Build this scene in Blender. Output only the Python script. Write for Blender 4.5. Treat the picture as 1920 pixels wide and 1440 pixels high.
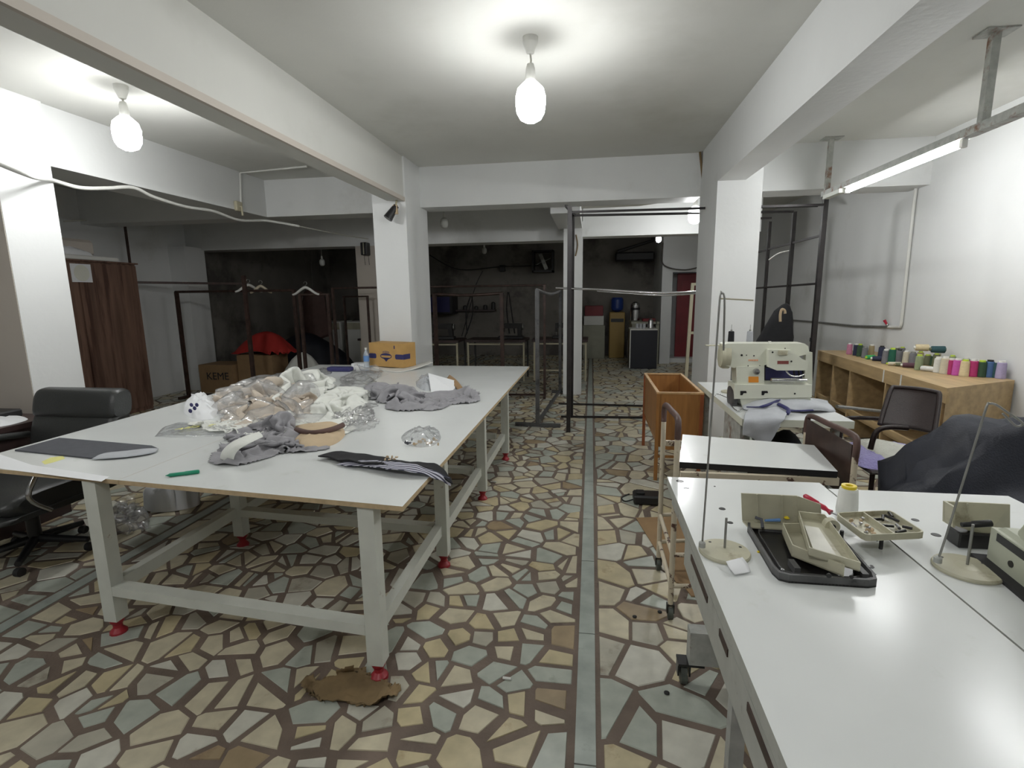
import bpy, math, random
from mathutils import Vector, Matrix, noise
random.seed(7)
PI = math.pi
SC = bpy.context.scene
for o in list(bpy.data.objects): bpy.data.objects.remove(o)
COL = SC.collection
# ---------------------------------------------------------------- camera
F = 968.1; HC = 1.55
_y, _p, _r = math.radians(8.743), math.radians(9.825), math.radians(-0.734)
FW = Vector((-math.sin(_y)*math.cos(_p), math.cos(_y)*math.cos(_p), -math.sin(_p)))
_rr = Vector((math.cos(_y), math.sin(_y), 0)); _uu = _rr.cross(FW)
RT = math.cos(_r)*_rr + math.sin(_r)*_uu; UP = -math.sin(_r)*_rr + math.cos(_r)*_uu
cam = bpy.data.cameras.new('camera'); camo = bpy.data.objects.new('camera', cam); COL.objects.link(camo)
cam.sensor_fit = 'HORIZONTAL'; cam.sensor_width = 36; cam.lens = F/1920*36; cam.clip_start = 0.05; cam.clip_end = 60
m = Matrix.Identity(4)
for i in range(3):
    m[i][0] = RT[i]; m[i][1] = UP[i]; m[i][2] = -FW[i]
m[2][3] = HC
camo.matrix_world = m
SC.camera = camo
# ---------------------------------------------------------------- world, exposure
SC.view_settings.view_transform = 'Standard'; SC.view_settings.look = 'None'
SC.view_settings.gamma = 1; SC.view_settings.use_curve_mapping = False
SC.view_settings.exposure = 0.38
w = bpy.data.worlds.new('world'); SC.world = w; w.use_nodes = True
w.node_tree.nodes['Background'].inputs[0].default_value = (0.6, 0.65, 0.7, 1)
w.node_tree.nodes['Background'].inputs[1].default_value = 0.02
BULB = 105.0; TUBE = 58.0; LAMP_COL = (0.985, 0.995, 1.0)

def P(px, py, x=None, y=None, z=None):
    """a point of the room, read off the photograph, on a known plane"""
    d = (px-960)/F*RT - (py-720)/F*UP + FW
    t = (z-HC)/d.z if z is not None else (y/d.y if y is not None else x/d.x)
    return Vector((0, 0, HC)) + t*d
# ---------------------------------------------------------------- materials
MATS = {}
def mat(name, col, rough=0.6, metal=0.0, var=0.0, scale=8.0, bump=0.0, bscale=60.0, dark=None, dth=0.55,
        dscale=2.5, emit=None, estr=1.0, stretch=None, spec=0.5, sheen=0, dsoft=.12):
    if name in MATS: return MATS[name]
    mt = bpy.data.materials.new(name); mt.use_nodes = True; nt = mt.node_tree; N = nt.nodes; L = nt.links
    b = N['Principled BSDF']; b.inputs['Roughness'].default_value = rough; b.inputs['Metallic'].default_value = metal
    b.inputs['Specular IOR Level'].default_value = spec
    if sheen: b.inputs['Sheen Weight'].default_value = sheen
    c4 = (*col, 1); b.inputs['Base Color'].default_value = c4
    if var or bump or dark:
        tc = N.new('ShaderNodeTexCoord'); mp = N.new('ShaderNodeMapping'); L.new(tc.outputs['Object'], mp.inputs[0])
        if stretch: mp.inputs['Scale'].default_value = stretch
        out = None
        if var:
            n1 = N.new('ShaderNodeTexNoise'); n1.inputs['Scale'].default_value = scale; n1.inputs['Detail'].default_value = 4
            L.new(mp.outputs[0], n1.inputs['Vector'])
            r1 = N.new('ShaderNodeValToRGB'); L.new(n1.outputs[0], r1.inputs[0])
            r1.color_ramp.elements[0].position = .3; r1.color_ramp.elements[1].position = .7
            r1.color_ramp.elements[0].color = (*[max(0, v*(1-var)) for v in col], 1)
            r1.color_ramp.elements[1].color = (*[min(1, v*(1+var*.6)) for v in col], 1)
            out = r1.outputs[0]
        if dark:
            n2 = N.new('ShaderNodeTexNoise'); n2.inputs['Scale'].default_value = dscale; n2.inputs['Detail'].default_value = 6
            n2.inputs['Roughness'].default_value = .65
            L.new(mp.outputs[0], n2.inputs['Vector'])
            r2 = N.new('ShaderNodeValToRGB'); L.new(n2.outputs[0], r2.inputs[0])
            r2.color_ramp.elements[0].position = dth; r2.color_ramp.elements[1].position = min(1, dth+dsoft)
            r2.color_ramp.elements[0].color = (0, 0, 0, 1); r2.color_ramp.elements[1].color = (1, 1, 1, 1)
            mx = N.new('ShaderNodeMix'); mx.data_type = 'RGBA'; L.new(r2.outputs[0], mx.inputs['Factor'])
            if out: L.new(out, mx.inputs['A'])
            else: mx.inputs['A'].default_value = c4
            mx.inputs['B'].default_value = (*dark, 1); out = mx.outputs['Result']
        if out: L.new(out, b.inputs['Base Color'])
        if bump:
            n3 = N.new('ShaderNodeTexNoise'); n3.inputs['Scale'].default_value = bscale; n3.inputs['Detail'].default_value = 3
            L.new(mp.outputs[0], n3.inputs['Vector'])
            bp = N.new('ShaderNodeBump'); bp.inputs['Strength'].default_value = bump; bp.inputs['Distance'].default_value = .01
            L.new(n3.outputs[0], bp.inputs['Height']); L.new(bp.outputs[0], b.inputs['Normal'])
    if emit:
        b.inputs['Emission Color'].default_value = (*emit, 1); b.inputs['Emission Strength'].default_value = estr
    MATS[name] = mt; return mt
def plastic_film(name, tint=(1, 1, 1), dens=.25):
    if name in MATS: return MATS[name]
    mt = bpy.data.materials.new(name); mt.use_nodes = True; nt = mt.node_tree; N = nt.nodes; L = nt.links
    N.remove(N['Principled BSDF']); out = N['Material Output']
    tr = N.new('ShaderNodeBsdfTransparent'); gl = N.new('ShaderNodeBsdfGlossy'); gl.inputs['Roughness'].default_value = .12
    df = N.new('ShaderNodeBsdfDiffuse'); df.inputs[0].default_value = (*tint, 1)
    m1 = N.new('ShaderNodeMixShader'); m1.inputs[0].default_value = dens; L.new(tr.outputs[0], m1.inputs[1]); L.new(df.outputs[0], m1.inputs[2])
    fr0 = N.new('ShaderNodeLayerWeight'); fr0.inputs[0].default_value = .5; pw = N.new('ShaderNodeMath'); pw.operation = 'POWER'; pw.inputs[1].default_value = 2.5; L.new(fr0.outputs['Facing'], pw.inputs[0])
    fr = N.new('ShaderNodeMath'); fr.operation = 'MULTIPLY_ADD'; fr.inputs[1].default_value = .5; fr.inputs[2].default_value = .06; L.new(pw.outputs[0], fr.inputs[0])
    m2 = N.new('ShaderNodeMixShader'); L.new(fr.outputs[0], m2.inputs[0]); L.new(m1.outputs[0], m2.inputs[1]); L.new(gl.outputs[0], m2.inputs[2])
    n3 = N.new('ShaderNodeTexNoise'); n3.inputs['Scale'].default_value = 22; n3.inputs['Detail'].default_value = 3
    tc = N.new('ShaderNodeTexCoord'); L.new(tc.outputs['Object'], n3.inputs['Vector'])
    bp = N.new('ShaderNodeBump'); bp.inputs['Strength'].default_value = .7; bp.inputs['Distance'].default_value = .012
    L.new(n3.outputs[0], bp.inputs['Height'])
    for s in (gl.inputs['Normal'], fr0.inputs['Normal'], df.inputs['Normal']): L.new(bp.outputs[0], s)
    L.new(m2.outputs[0], out.inputs[0]); MATS[name] = mt; return mt

M = lambda k: MATS[k]
mat('paint_wall', (.715, .725, .715), .55, var=.05, scale=1.2, bump=.12, bscale=25, dark=(.50, .50, .46), dth=.60, dscale=.9, dsoft=.25)
mat('paint_ceiling', (.64, .64, .60), .7, var=.06, scale=1.0, bump=.1, bscale=20, dark=(.50, .50, .45), dth=.55, dscale=.6, dsoft=.3)
mat('paint_beige', (.55, .50, .44), .6, var=.06, scale=1.5, dark=(.33, .26, .19), dth=.62, dscale=1.4)  # on the left edge pillar this beige stands for shade
mat('paint_dark', (.22, .205, .18), .8, var=.2, scale=1.5, bump=.2, bscale=12, dark=(.10, .09, .08), dth=.5, dscale=.8)  # dark wall paint, with the back room's dimness put into its colour
mat('grout', (.165, .125, .098), .75, var=.25, scale=6, bump=.3, bscale=80, dark=(.07, .05, .04), dth=.6, dscale=3)
STONES = [mat('stone_cream', (.56, .51, .37), .35, var=.16, scale=14, dark=(.32, .25, .15), dth=.62, dscale=5),
          mat('stone_yellow', (.52, .45, .28), .35, var=.18, scale=12, dark=(.30, .20, .10), dth=.60, dscale=5),
          mat('stone_green', (.41, .44, .38), .3, var=.14, scale=14, dark=(.24, .25, .20), dth=.62, dscale=5),
          mat('stone_pale', (.58, .57, .49), .35, var=.12, scale=14, dark=(.36, .32, .24), dth=.64, dscale=5),
          mat('stone_grey', (.44, .42, .34), .35, var=.15, scale=10, dark=(.22, .18, .13), dth=.58, dscale=4),
          mat('stone_brown', (.33, .25, .15), .4, var=.2, scale=10, dark=(.18, .12, .07), dth=.58, dscale=5)]
mat('marble', (.37, .41, .37), .3, var=.2, scale=10, dark=(.25, .27, .25), dth=.6, dscale=6)
mat('laminate', (.71, .73, .715), .22, var=.03, scale=3, dark=(.62, .64, .60), dth=.62, dscale=4)
mat('laminate_grey', (.60, .635, .60), .3, var=.04, scale=3, dark=(.45, .46, .43), dth=.66, dscale=5)
mat('mdf_edge', (.52, .40, .24), .6, var=.15, scale=30, dark=(.2, .13, .08), dth=.66, dscale=12)
mat('table_edge_grey', (.42, .43, .39), .5, var=.08, scale=20, dark=(.24, .22, .19), dth=.62, dscale=14)
mat('white_paint_steel', (.62, .64, .58), .4, var=.06, scale=10, dark=(.30, .24, .18), dth=.66, dscale=9, dsoft=.05)
mat('red_plastic', (.33, .02, .03), .4)
mat('black_steel', (.022, .018, .018), .4, metal=.2, var=.4, scale=12)
mat('brown_steel', (.06, .035, .028), .45, metal=.2, var=.4, scale=14)
mat('chrome', (.55, .55, .55), .22, metal=1.0)
mat('dull_metal', (.35, .35, .33), .4, metal=.8, var=.2, scale=20)
mat('rust_paint', (.42, .43, .40), .5, metal=.1, var=.2, scale=20, dark=(.20, .10, .06), dth=.55, dscale=8)
mat('peel_cream', (.60, .53, .40), .5, var=.1, scale=15, dark=(.10, .05, .035), dth=.60, dscale=13, dsoft=.03)
mat('peel_more', (.62, .54, .42), .5, dark=(.09, .04, .03), dth=.47, dscale=11, dsoft=.03)
mat('peel_brown', (.10, .055, .045), .5, var=.3, scale=15, dark=(.5, .44, .36), dth=.70, dscale=16, dsoft=.03)
mat('wood_bin', (.32, .145, .04), .45, var=.25, scale=4, stretch=(8, 8, .8), dark=(.2, .08, .02), dth=.6, dscale=3)
mat('wood_bin_edge', (.48, .30, .14), .5, var=.2, scale=20)
mat('wood_bin_leg', (.26, .075, .025), .5, var=.2, scale=10)
mat('wood_shelf', (.45, .32, .165), .5, var=.22, scale=3, stretch=(6, 1, 6), dark=(.32, .20, .09), dth=.62, dscale=2)
mat('wood_shelf_shaded', (.22, .14, .075), .6, var=.2, scale=4)  # darker copy of the shelf wood, recess shade put into the colour
mat('wood_wardrobe', (.17, .098, .07), .45, var=.4, scale=3.0, stretch=(5, 5, .35), dark=(.07, .035, .025), dth=.52, dscale=2.2)
mat('cardboard', (.30, .19, .095), .8, var=.1, scale=12)
mat('cardboard_orange', (.50, .30, .10), .7, var=.08, scale=12)
mat('ink_black', (.02, .02, .025), .7)
mat('ink_navy', (.03, .03, .12), .6)
mat('white_paper', (.78, .79, .80), .7)
mat('yellow_print', (.72, .70, .25), .7)
mat('white_fabric', (.74, .75, .70), .8, var=.04, scale=8, bump=.3, bscale=30)
mat('beige_fabric', (.52, .45, .37), .8, var=.12, scale=8, bump=.2, bscale=60)
mat('tan_fabric', (.52, .40, .26), .8, var=.08, scale=10)
mat('brown_fabric', (.10, .055, .045), .7, var=.2, scale=12)
mat('grey_fabric', (.30, .295, .31), .85, var=.10, scale=20, bump=.2, bscale=250)
mat('light_grey_fabric', (.44, .455, .48), .85, var=.06, scale=20, bump=.15, bscale=250)
mat('charcoal_fabric', (.085, .088, .10), .9, var=.1, scale=30, bump=.2, bscale=250)
mat('black_fabric', (.012, .012, .014), .9, var=.2, scale=20)
mat('navy_fabric', (.010, .012, .021), .6, var=.3, scale=6, bump=.2, bscale=120)
mat('machine_cream', (.68, .69, .58), .35, var=.05, scale=6, dark=(.40, .40, .30), dth=.66, dscale=7)
mat('machine_beige', (.48, .46, .34), .45, var=.12, scale=12, dark=(.30, .26, .17), dth=.58, dscale=9)
mat('machine_green', (.44, .46, .36), .35, var=.06, scale=6, dark=(.30, .30, .22), dth=.64, dscale=8)
mat('orange_label', (.75, .28, .03), .5)
mat('red_label', (.22, .06, .05), .5)
mat('orange_print', (.75, .33, .18), .5)
mat('dark_grey_cast', (.11, .11, .11), .5, metal=.2, var=.25, scale=14, dark=(.03, .03, .03), dth=.55, dscale=9)
mat('black_plastic', (.015, .015, .016), .4)
mat('black_rubber', (.02, .02, .02), .8)
mat('oily_black', (.012, .011, .011), .3, var=.3, scale=20)
mat('caster_grey', (.09, .10, .085), .6, var=.4, scale=30)
mat('leather_black', (.035, .037, .036), .38, var=.12, scale=10, bump=.15, bscale=120)
mat('blue_plastic', (.02, .05, .22), .3)
mat('yellow_plastic', (.78, .60, .02), .4)
mat('lime_plastic', (.48, .62, .06), .4)
mat('green_plastic', (.01, .24, .13), .35)
mat('red_handle', (.45, .02, .05), .3)
mat('grey_plastic_pipe', (.55, .54, .48), .5)
mat('white_plastic', (.70, .70, .66), .4)
mat('off_bulb', (.55, .56, .52), .2)
mat('chair_brown', (.022, .013, .012), .38, var=.2, scale=20, bump=.25, bscale=140, spec=.35)
mat('plush_white', (.75, .75, .66), 1, bump=1, bscale=90, sheen=.4)
mat('plush_lilac', (.42, .38, .72), 1, bump=1, bscale=90, sheen=.4)
mat('door_red', (.20, .012, .018), .45, var=.2, scale=3)
mat('frame_cream', (.50, .46, .33), .5)
mat('fridge_black', (.016, .017, .026), .35)
mat('cabinet_cream', (.36, .36, .28), .5, var=.08)
mat('dispenser_yellow', (.42, .28, .08), .5)
mat('stain_brown', (.21, .145, .07), .8, var=.3, scale=9)
mat('desk_wood', (.05, .03, .028), .4, var=.2)
mat('machine_dark', (.03, .03, .03), .5)
mat('dark_pipe', (.09, .08, .07), .6)
mat('lamp_on', (.9, .9, .9), .4, emit=LAMP_COL, estr=BULB)
mat('lamp_far', (.9, .9, .9), .4, emit=LAMP_COL, estr=38)
mat('lamp_on_neck', (.9, .9, .88), .4, emit=LAMP_COL, estr=BULB*.08)
mat('lamp_far_neck', (.9, .9, .88), .4, emit=LAMP_COL, estr=3)
mat('lamp_mid', (.9, .9, .9), .4, emit=LAMP_COL, estr=BULB*.9)
mat('lamp_mid_neck', (.9, .9, .9), .4, emit=LAMP_COL, estr=8)
mat('tube_on', (.9, .9, .9), .4, emit=LAMP_COL, estr=TUBE)
mat('screw_metal', (.45, .45, .47), .3, metal=1)
mat('bottle_blue', (.15, .30, .60), .3)
mat('red_cloth', (.38, .02, .015), .8)
plastic_film('film', dens=.10); plastic_film('film_thick', (.85, .88, .92), .45); plastic_film('bottle_clear', (.75, .85, .95), .3)
plastic_film('film_light', (.9, .93, .95), .12)
# ---------------------------------------------------------------- mesh helpers
ORG = {}
class B:
    """collects shapes and links them as one mesh"""
    def __init__(s, T=None): s.v = []; s.f = []; s.mi = []; s.T = T; s.sm = []
    def add(s, vs, fs, mi=0, smooth=False):
        n = len(s.v)
        for q in vs:
            q = Vector(q); s.v.append(s.T @ q if s.T else q)
        for f in fs: s.f.append([i+n for i in f]); s.mi.append(mi); s.sm.append(smooth)
        return s
    def box(s, a, b, mi=0, top=None, bev=0.0):
        x0, y0, z0 = [min(a[i], b[i]) for i in range(3)]; x1, y1, z1 = [max(a[i], b[i]) for i in range(3)]
        if bev > 0: return s.rbox(x0, y0, z0, x1, y1, z1, bev, mi)
        vs = [(x0, y0, z0), (x1, y0, z0), (x1, y1, z0), (x0, y1, z0), (x0, y0, z1), (x1, y0, z1), (x1, y1, z1), (x0, y1, z1)]
        s.add(vs, [(0, 3, 2, 1), (0, 1, 5, 4), (1, 2, 6, 5), (2, 3, 7, 6), (3, 0, 4, 7)], mi)
        s.add(vs, [(4, 5, 6, 7)], mi if top is None else top)
        return s
    def rbox(s, x0, y0, z0, x1, y1, z1, r, mi):
        r = min(r, (x1-x0)/2.01, (y1-y0)/2.01, (z1-z0)/2.01)
        out = []
        for zz, q in ((z0, r), (z0+r, 0), (z1-r, 0), (z1, r)):
            k = r*.42 if q == 0 else r
            out.append([(x0+q+(.0 if q else 0)+(r if not q else 0)*1, y0+q, zz), (x1-q-(r if not q else 0), y0+q, zz), (x1-q, y0+q+(r if not q else 0), zz), (x1-q, y1-q-(r if not q else 0), zz),
                        (x1-q-(r if not q else 0), y1-q, zz), (x0+q+(r if not q else 0), y1-q, zz), (x0+q, y1-q-(r if not q else 0), zz), (x0+q, y0+q+(r if not q else 0), zz)])
        vs = [p for ring in out for p in ring]; fs = []
        for k in range(3):
            for j in range(8):
                a = k*8+j; b2 = k*8+(j+1) % 8; fs.append((a, b2, b2+8, a+8))
        fs.append(tuple(range(7, -1, -1))); fs.append(tuple(range(24, 32)))
        return s.add(vs, fs, mi)
    def prism(s, poly, z0, z1, mi=0, top=None):
        n = len(poly); vs = [(p[0], p[1], z0) for p in poly]+[(p[0], p[1], z1) for p in poly]
        s.add(vs, [tuple(range(n-1, -1, -1))]+[(i, (i+1) % n, n+(i+1) % n, n+i) for i in range(n)], mi)
        return s.add(vs, [tuple(range(n, 2*n))], mi if top is None else top)
    def ext(s, poly, axis, a, b, mi=0):
        """extrude a 2D outline along an axis ('x': poly in y,z ; 'y': poly in x,z)"""
        n = len(poly)
        f = (lambda p, t: (t, p[0], p[1])) if axis == 'x' else ((lambda p, t: (p[0], t, p[1])) if axis == 'y' else (lambda p, t: (p[0], p[1], t)))
        vs = [f(p, a) for p in poly]+[f(p, b) for p in poly]
        return s.add(vs, [tuple(range(n-1, -1, -1)), tuple(range(n, 2*n))]+[(i, (i+1) % n, n+(i+1) % n, n+i) for i in range(n)], mi)
    def tube(s, pts, r, n=8, mi=0, closed=False, r2=None, sm=True):
        pts = [Vector(p) for p in pts]; k = len(pts); rings = []
        t0 = (pts[1]-pts[0]).normalized(); up = Vector((0, 0, 1)) if abs(t0.z) < .9 else Vector((1, 0, 0))
        u = t0.cross(up).normalized()
        for i in range(k):
            if closed: t = (pts[(i+1) % k]-pts[i-1]).normalized()
            elif i == 0: t = t0
            elif i == k-1: t = (pts[-1]-pts[-2]).normalized()
            else: t = ((pts[i+1]-pts[i]).normalized()+(pts[i]-pts[i-1]).normalized()).normalized()
            u = (u-t*u.dot(t)).normalized(); v2 = t.cross(u)
            rr = r if r2 is None else r+(r2-r)*i/(k-1)
            if isinstance(r, (list, tuple)): rr = r[i]
            rings.append([pts[i]+(math.cos(2*PI*j/n)*u+math.sin(2*PI*j/n)*v2)*rr for j in range(n)])
        vs = [p for ring in rings for p in ring]; fs = []
        for i in range(k if closed else k-1):
            a0 = i*n; b0 = ((i+1) % k)*n
            for j in range(n): fs.append((a0+j, a0+(j+1) % n, b0+(j+1) % n, b0+j))
        s.add(vs, fs, mi, sm)
        if not closed:
            s.add(rings[0], [tuple(range(n-1, -1, -1))], mi); s.add(rings[-1], [tuple(range(n))], mi)
        return s
    def sqbar(s, a, b, wd, mi=0, w2=None):
        """square bar between two points"""
        a = Vector(a); b = Vector(b); t = (b-a).normalized(); up = Vector((0, 0, 1)) if abs(t.z) < .9 else Vector((0, 1, 0))
        u = t.cross(up).normalized()*wd/2; v2 = t.cross(u).normalized()*(w2 or wd)/2
        vs = [a+u+v2, a-u+v2, a-u-v2, a+u-v2, b+u+v2, b-u+v2, b-u-v2, b+u-v2]
        return s.add(vs, [(3, 2, 1, 0), (4, 5, 6, 7), (0, 1, 5, 4), (1, 2, 6, 5), (2, 3, 7, 6), (3, 0, 4, 7)], mi)
    def lathe(s, c, prof, n=16, mi=0, mis=None, axis='z', sm=True):
        """prof = list of (radius, height)"""
        c = Vector(c); rings = []
        for (r, h) in prof:
            rr = []
            for j in range(n):
                a = 2*PI*j/n; x, y2 = math.cos(a)*r, math.sin(a)*r
                q = (x, y2, h) if axis == 'z' else ((h, x, y2) if axis == 'x' else (y2, h, x))
                rr.append(c+Vector(q))
            rings.append(rr)
        for i in range(len(prof)-1):
            vs = rings[i]+rings[i+1]
            s.add(vs, [(j, (j+1) % n, n+(j+1) % n, n+j) for j in range(n)], mis[i] if mis else mi, sm)
        s.add(rings[0], [tuple(range(n-1, -1, -1))], mis[0] if mis else mi); s.add(rings[-1], [tuple(range(n))], mis[-1] if mis else mi)
        return s
    def build(s, name, mats, parent=None, kind=None, origin=None, weld=False):
        if not isinstance(mats, (list, tuple)): mats = [mats]
        me = bpy.data.meshes.new(name)
        if parent is not None: org = ORG[parent.name]
        elif origin is not None: org = Vector(origin)
        else:
            xs = [p.x for p in s.v]; ys = [p.y for p in s.v]; org = Vector(((min(xs)+max(xs))/2, (min(ys)+max(ys))/2, min(p.z for p in s.v)))
        me.from_pydata([p-org for p in s.v], [], s.f)
        for q in mats: me.materials.append(M(q) if isinstance(q, str) else q)
        me.polygons.foreach_set('material_index', s.mi); me.polygons.foreach_set('use_smooth', s.sm)
        if weld:
            import bmesh
            bm = bmesh.new(); bm.from_mesh(me); bmesh.ops.remove_doubles(bm, verts=bm.verts, dist=1e-5); bm.to_mesh(me); bm.free()
        me.update()
        o = bpy.data.objects.new(name, me); COL.objects.link(o)
        if parent is not None: o.parent = parent
        else: o.location = org
        ORG[o.name] = org
        if kind: o['kind'] = kind
        return o
def tag(o, label, cat, group=None):
    o['label'] = label; o['category'] = cat
    if group: o['group'] = group
    return o
def thing(name, loc, label, cat, group=None):
    o = bpy.data.objects.new(name, None); COL.objects.link(o); o.location = loc; o.empty_display_size = .1
    ORG[o.name] = Vector(loc); return tag(o, label, cat, group)
def struct(o, label=None, cat=None):
    o['kind'] = 'structure'
    if label: o['label'] = label
    if cat: o['category'] = cat
    return o
def copy_tree(o, loc=None, parent=None):
    c = o.copy(); COL.objects.link(c); c.parent = parent
    if loc is not None: c.location = loc
    ORG[c.name] = ORG[o.name]
    for ch in [q for q in bpy.data.objects if q.parent == o]: copy_tree(ch, None, c)
    return c
def cr(p0, p1, p2, p3, t):
    return 0.5*((2*p1)+(p2-p0)*t+(2*p0-5*p1+4*p2-p3)*t*t+(3*p1-p0-3*p2+p3)*t**3)
def smooth_path(pts, k=6, closed=False):
    pts = [Vector(p) for p in pts]; n = len(pts); out = []
    for i in range(n if closed else n-1):
        g = (lambda j: pts[j % n]) if closed else (lambda j: pts[max(0, min(n-1, j))])
        for q in range(k): out.append(cr(g(i-1), g(i), g(i+1), g(i+2), q/k))
    if not closed: out.append(pts[-1])
    return out
def patch(b, rows, k=5, mi=0, amp=0.0, fs=8.0, thick=.004, seed=0):
    """smooth sheet through a grid of control points, with a thickness and small folds"""
    R = [smooth_path(r, k) for r in rows]
    cols = [smooth_path([R[i][j] for i in range(len(R))], k) for j in range(len(R[0]))]
    nu, nv = len(cols), len(cols[0]); top = []
    for i in range(nu):
        for j in range(nv):
            p = cols[i][j]
            if amp: p = p+Vector((noise.noise(p*fs+Vector((seed, 0, 0))), noise.noise(p*fs+Vector((0, seed, 9))), noise.noise(p*fs+Vector((3, 7, seed)))))*amp
            top.append(p)
    nrm = []
    for i in range(nu):
        for j in range(nv):
            a = top[min(i+1, nu-1)*nv+j]-top[max(i-1, 0)*nv+j]; c = top[i*nv+min(j+1, nv-1)]-top[i*nv+max(j-1, 0)]
            q = a.cross(c); nrm.append(q.normalized() if q.length > 1e-9 else Vector((0, 0, 1)))
    bot = [p-q*thick for p, q in zip(top, nrm)]
    n = nu*nv; fs_ = []
    for i in range(nu-1):
        for j in range(nv-1):
            a = i*nv+j; fs_.append((a, a+nv, a+nv+1, a+1)); fs_.append((n+a, n+a+1, n+a+nv+1, n+a+nv))
    for i in range(nu-1):
        fs_.append((i*nv, n+i*nv, n+(i+1)*nv, (i+1)*nv)); a = i*nv+nv-1; fs_.append((a, a+nv, n+a+nv, n+a))
    for j in range(nv-1):
        fs_.append((j, j+1, n+j+1, n+j)); a = (nu-1)*nv+j; fs_.append((a, n+a, n+a+1, a+1))
    b.add(top+bot, fs_, mi, True)
def heap(b, outline, z0, h, seed=0, rings=9, m=56, folds=6.0, rough=.35, ang=0.0, aniso=2.5, mi=0, peak=(0, 0), flat=.5, fine=.0):
    """crumpled heap of cloth standing on a flat outline (closed below); folds run along the angle ang"""
    c0 = sum((Vector((p[0], p[1], 0)) for p in outline), Vector())/len(outline)
    pts = smooth_path([(p[0], p[1], 0) for p in outline], max(2, m//len(outline)), True); n = len(pts)
    ca, sa = math.cos(ang), math.sin(ang); vs = []
    for i in range(n):
        a = noise.noise(Vector((pts[i].x*folds*1.5, pts[i].y*folds*1.5, seed)))*.06
        vs.append(c0+(pts[i]-c0)*(1+a)+Vector((0, 0, z0)))
    for k in range(1, rings+1):
        t = k/rings
        for i in range(n):
            q = c0+(pts[i]-c0)*(1-t)**.9+Vector((peak[0], peak[1], 0))*t
            x = q.x*ca+q.y*sa; y2 = (-q.x*sa+q.y*ca)*aniso
            prof = min(1, (t**flat))
            wx = noise.noise(Vector((q.x*folds*.5, q.y*folds*.5, seed+40)))*.8; wy = noise.noise(Vector((q.x*folds*.5, q.y*folds*.5, seed+60)))*.8
            rid = (1-min(1, abs(noise.noise(Vector((x*folds+wx, y2*folds+wy, seed*1.7))))*2.6))**1.6
            rid2 = (1-min(1, abs(noise.noise(Vector((y2*folds*1.1+wy, x*folds*1.9-wx, seed*4.7))))*3))**1.5
            n2 = noise.noise(Vector((x*folds*2.3, y2*folds*2.3, seed*3.1+5)))
            body = .5+.5*noise.noise(Vector((q.x*folds*.45, q.y*folds*.45, seed+9)))*1.2+.25
            zz = z0+h*prof*((1-rough)+rough*body)+h*min(1, t*2.5)*(rough*(.42*rid+.26*rid2)+fine*n2)
            q = q+Vector((n2*.03*h/.1 if h < .3 else n2*.06, noise.noise(Vector((x*folds*2, y2*folds*2, seed+20)))*(.02 if h < .3 else .05), 0))*min(1, (1-t)*2)
            vs.append(Vector((q.x, q.y, max(z0+.002, zz))))
    fs = []
    for k in range(rings):
        for i in range(n): fs.append((k*n+i, k*n+(i+1) % n, (k+1)*n+(i+1) % n, (k+1)*n+i))
    b.add(vs, fs, mi, True)
    b.add(vs[:n], [tuple(range(n-1, -1, -1))], mi); b.add(vs[-n:], [tuple(range(n))], mi, True)
def pxpoly(pts, z): return [tuple(P(a, b_, z=z))[:2] for a, b_ in pts]
def text_mesh(name, txt, size, loc, rot, matname, parent, ext=.0008, label=None):
    cu = bpy.data.curves.new(name, 'FONT'); cu.body = txt; cu.size = size; cu.extrude = ext; cu.align_x = 'CENTER'; cu.align_y = 'CENTER'
    o = bpy.data.objects.new(name+'_tmp', cu); COL.objects.link(o); dg = bpy.context.evaluated_depsgraph_get()
    me = bpy.data.meshes.new_from_object(o.evaluated_get(dg)); bpy.data.objects.remove(o)
    me.materials.clear(); me.materials.append(M(matname))
    q = bpy.data.objects.new(name, me); COL.objects.link(q); q.parent = parent
    q.location = Vector(loc)-ORG[parent.name]; q.rotation_euler = rot; ORG[q.name] = ORG[parent.name]
    if label: q['label'] = label
    return q
def inpoly(x, y, poly):
    c = False; n = len(poly)
    for i in range(n):
        x1, y1 = poly[i][:2]; x2, y2 = poly[i-1][:2]
        if (y1 > y) != (y2 > y) and x < (x2-x1)*(y-y1)/(y2-y1)+x1: c = not c
    return c
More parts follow.
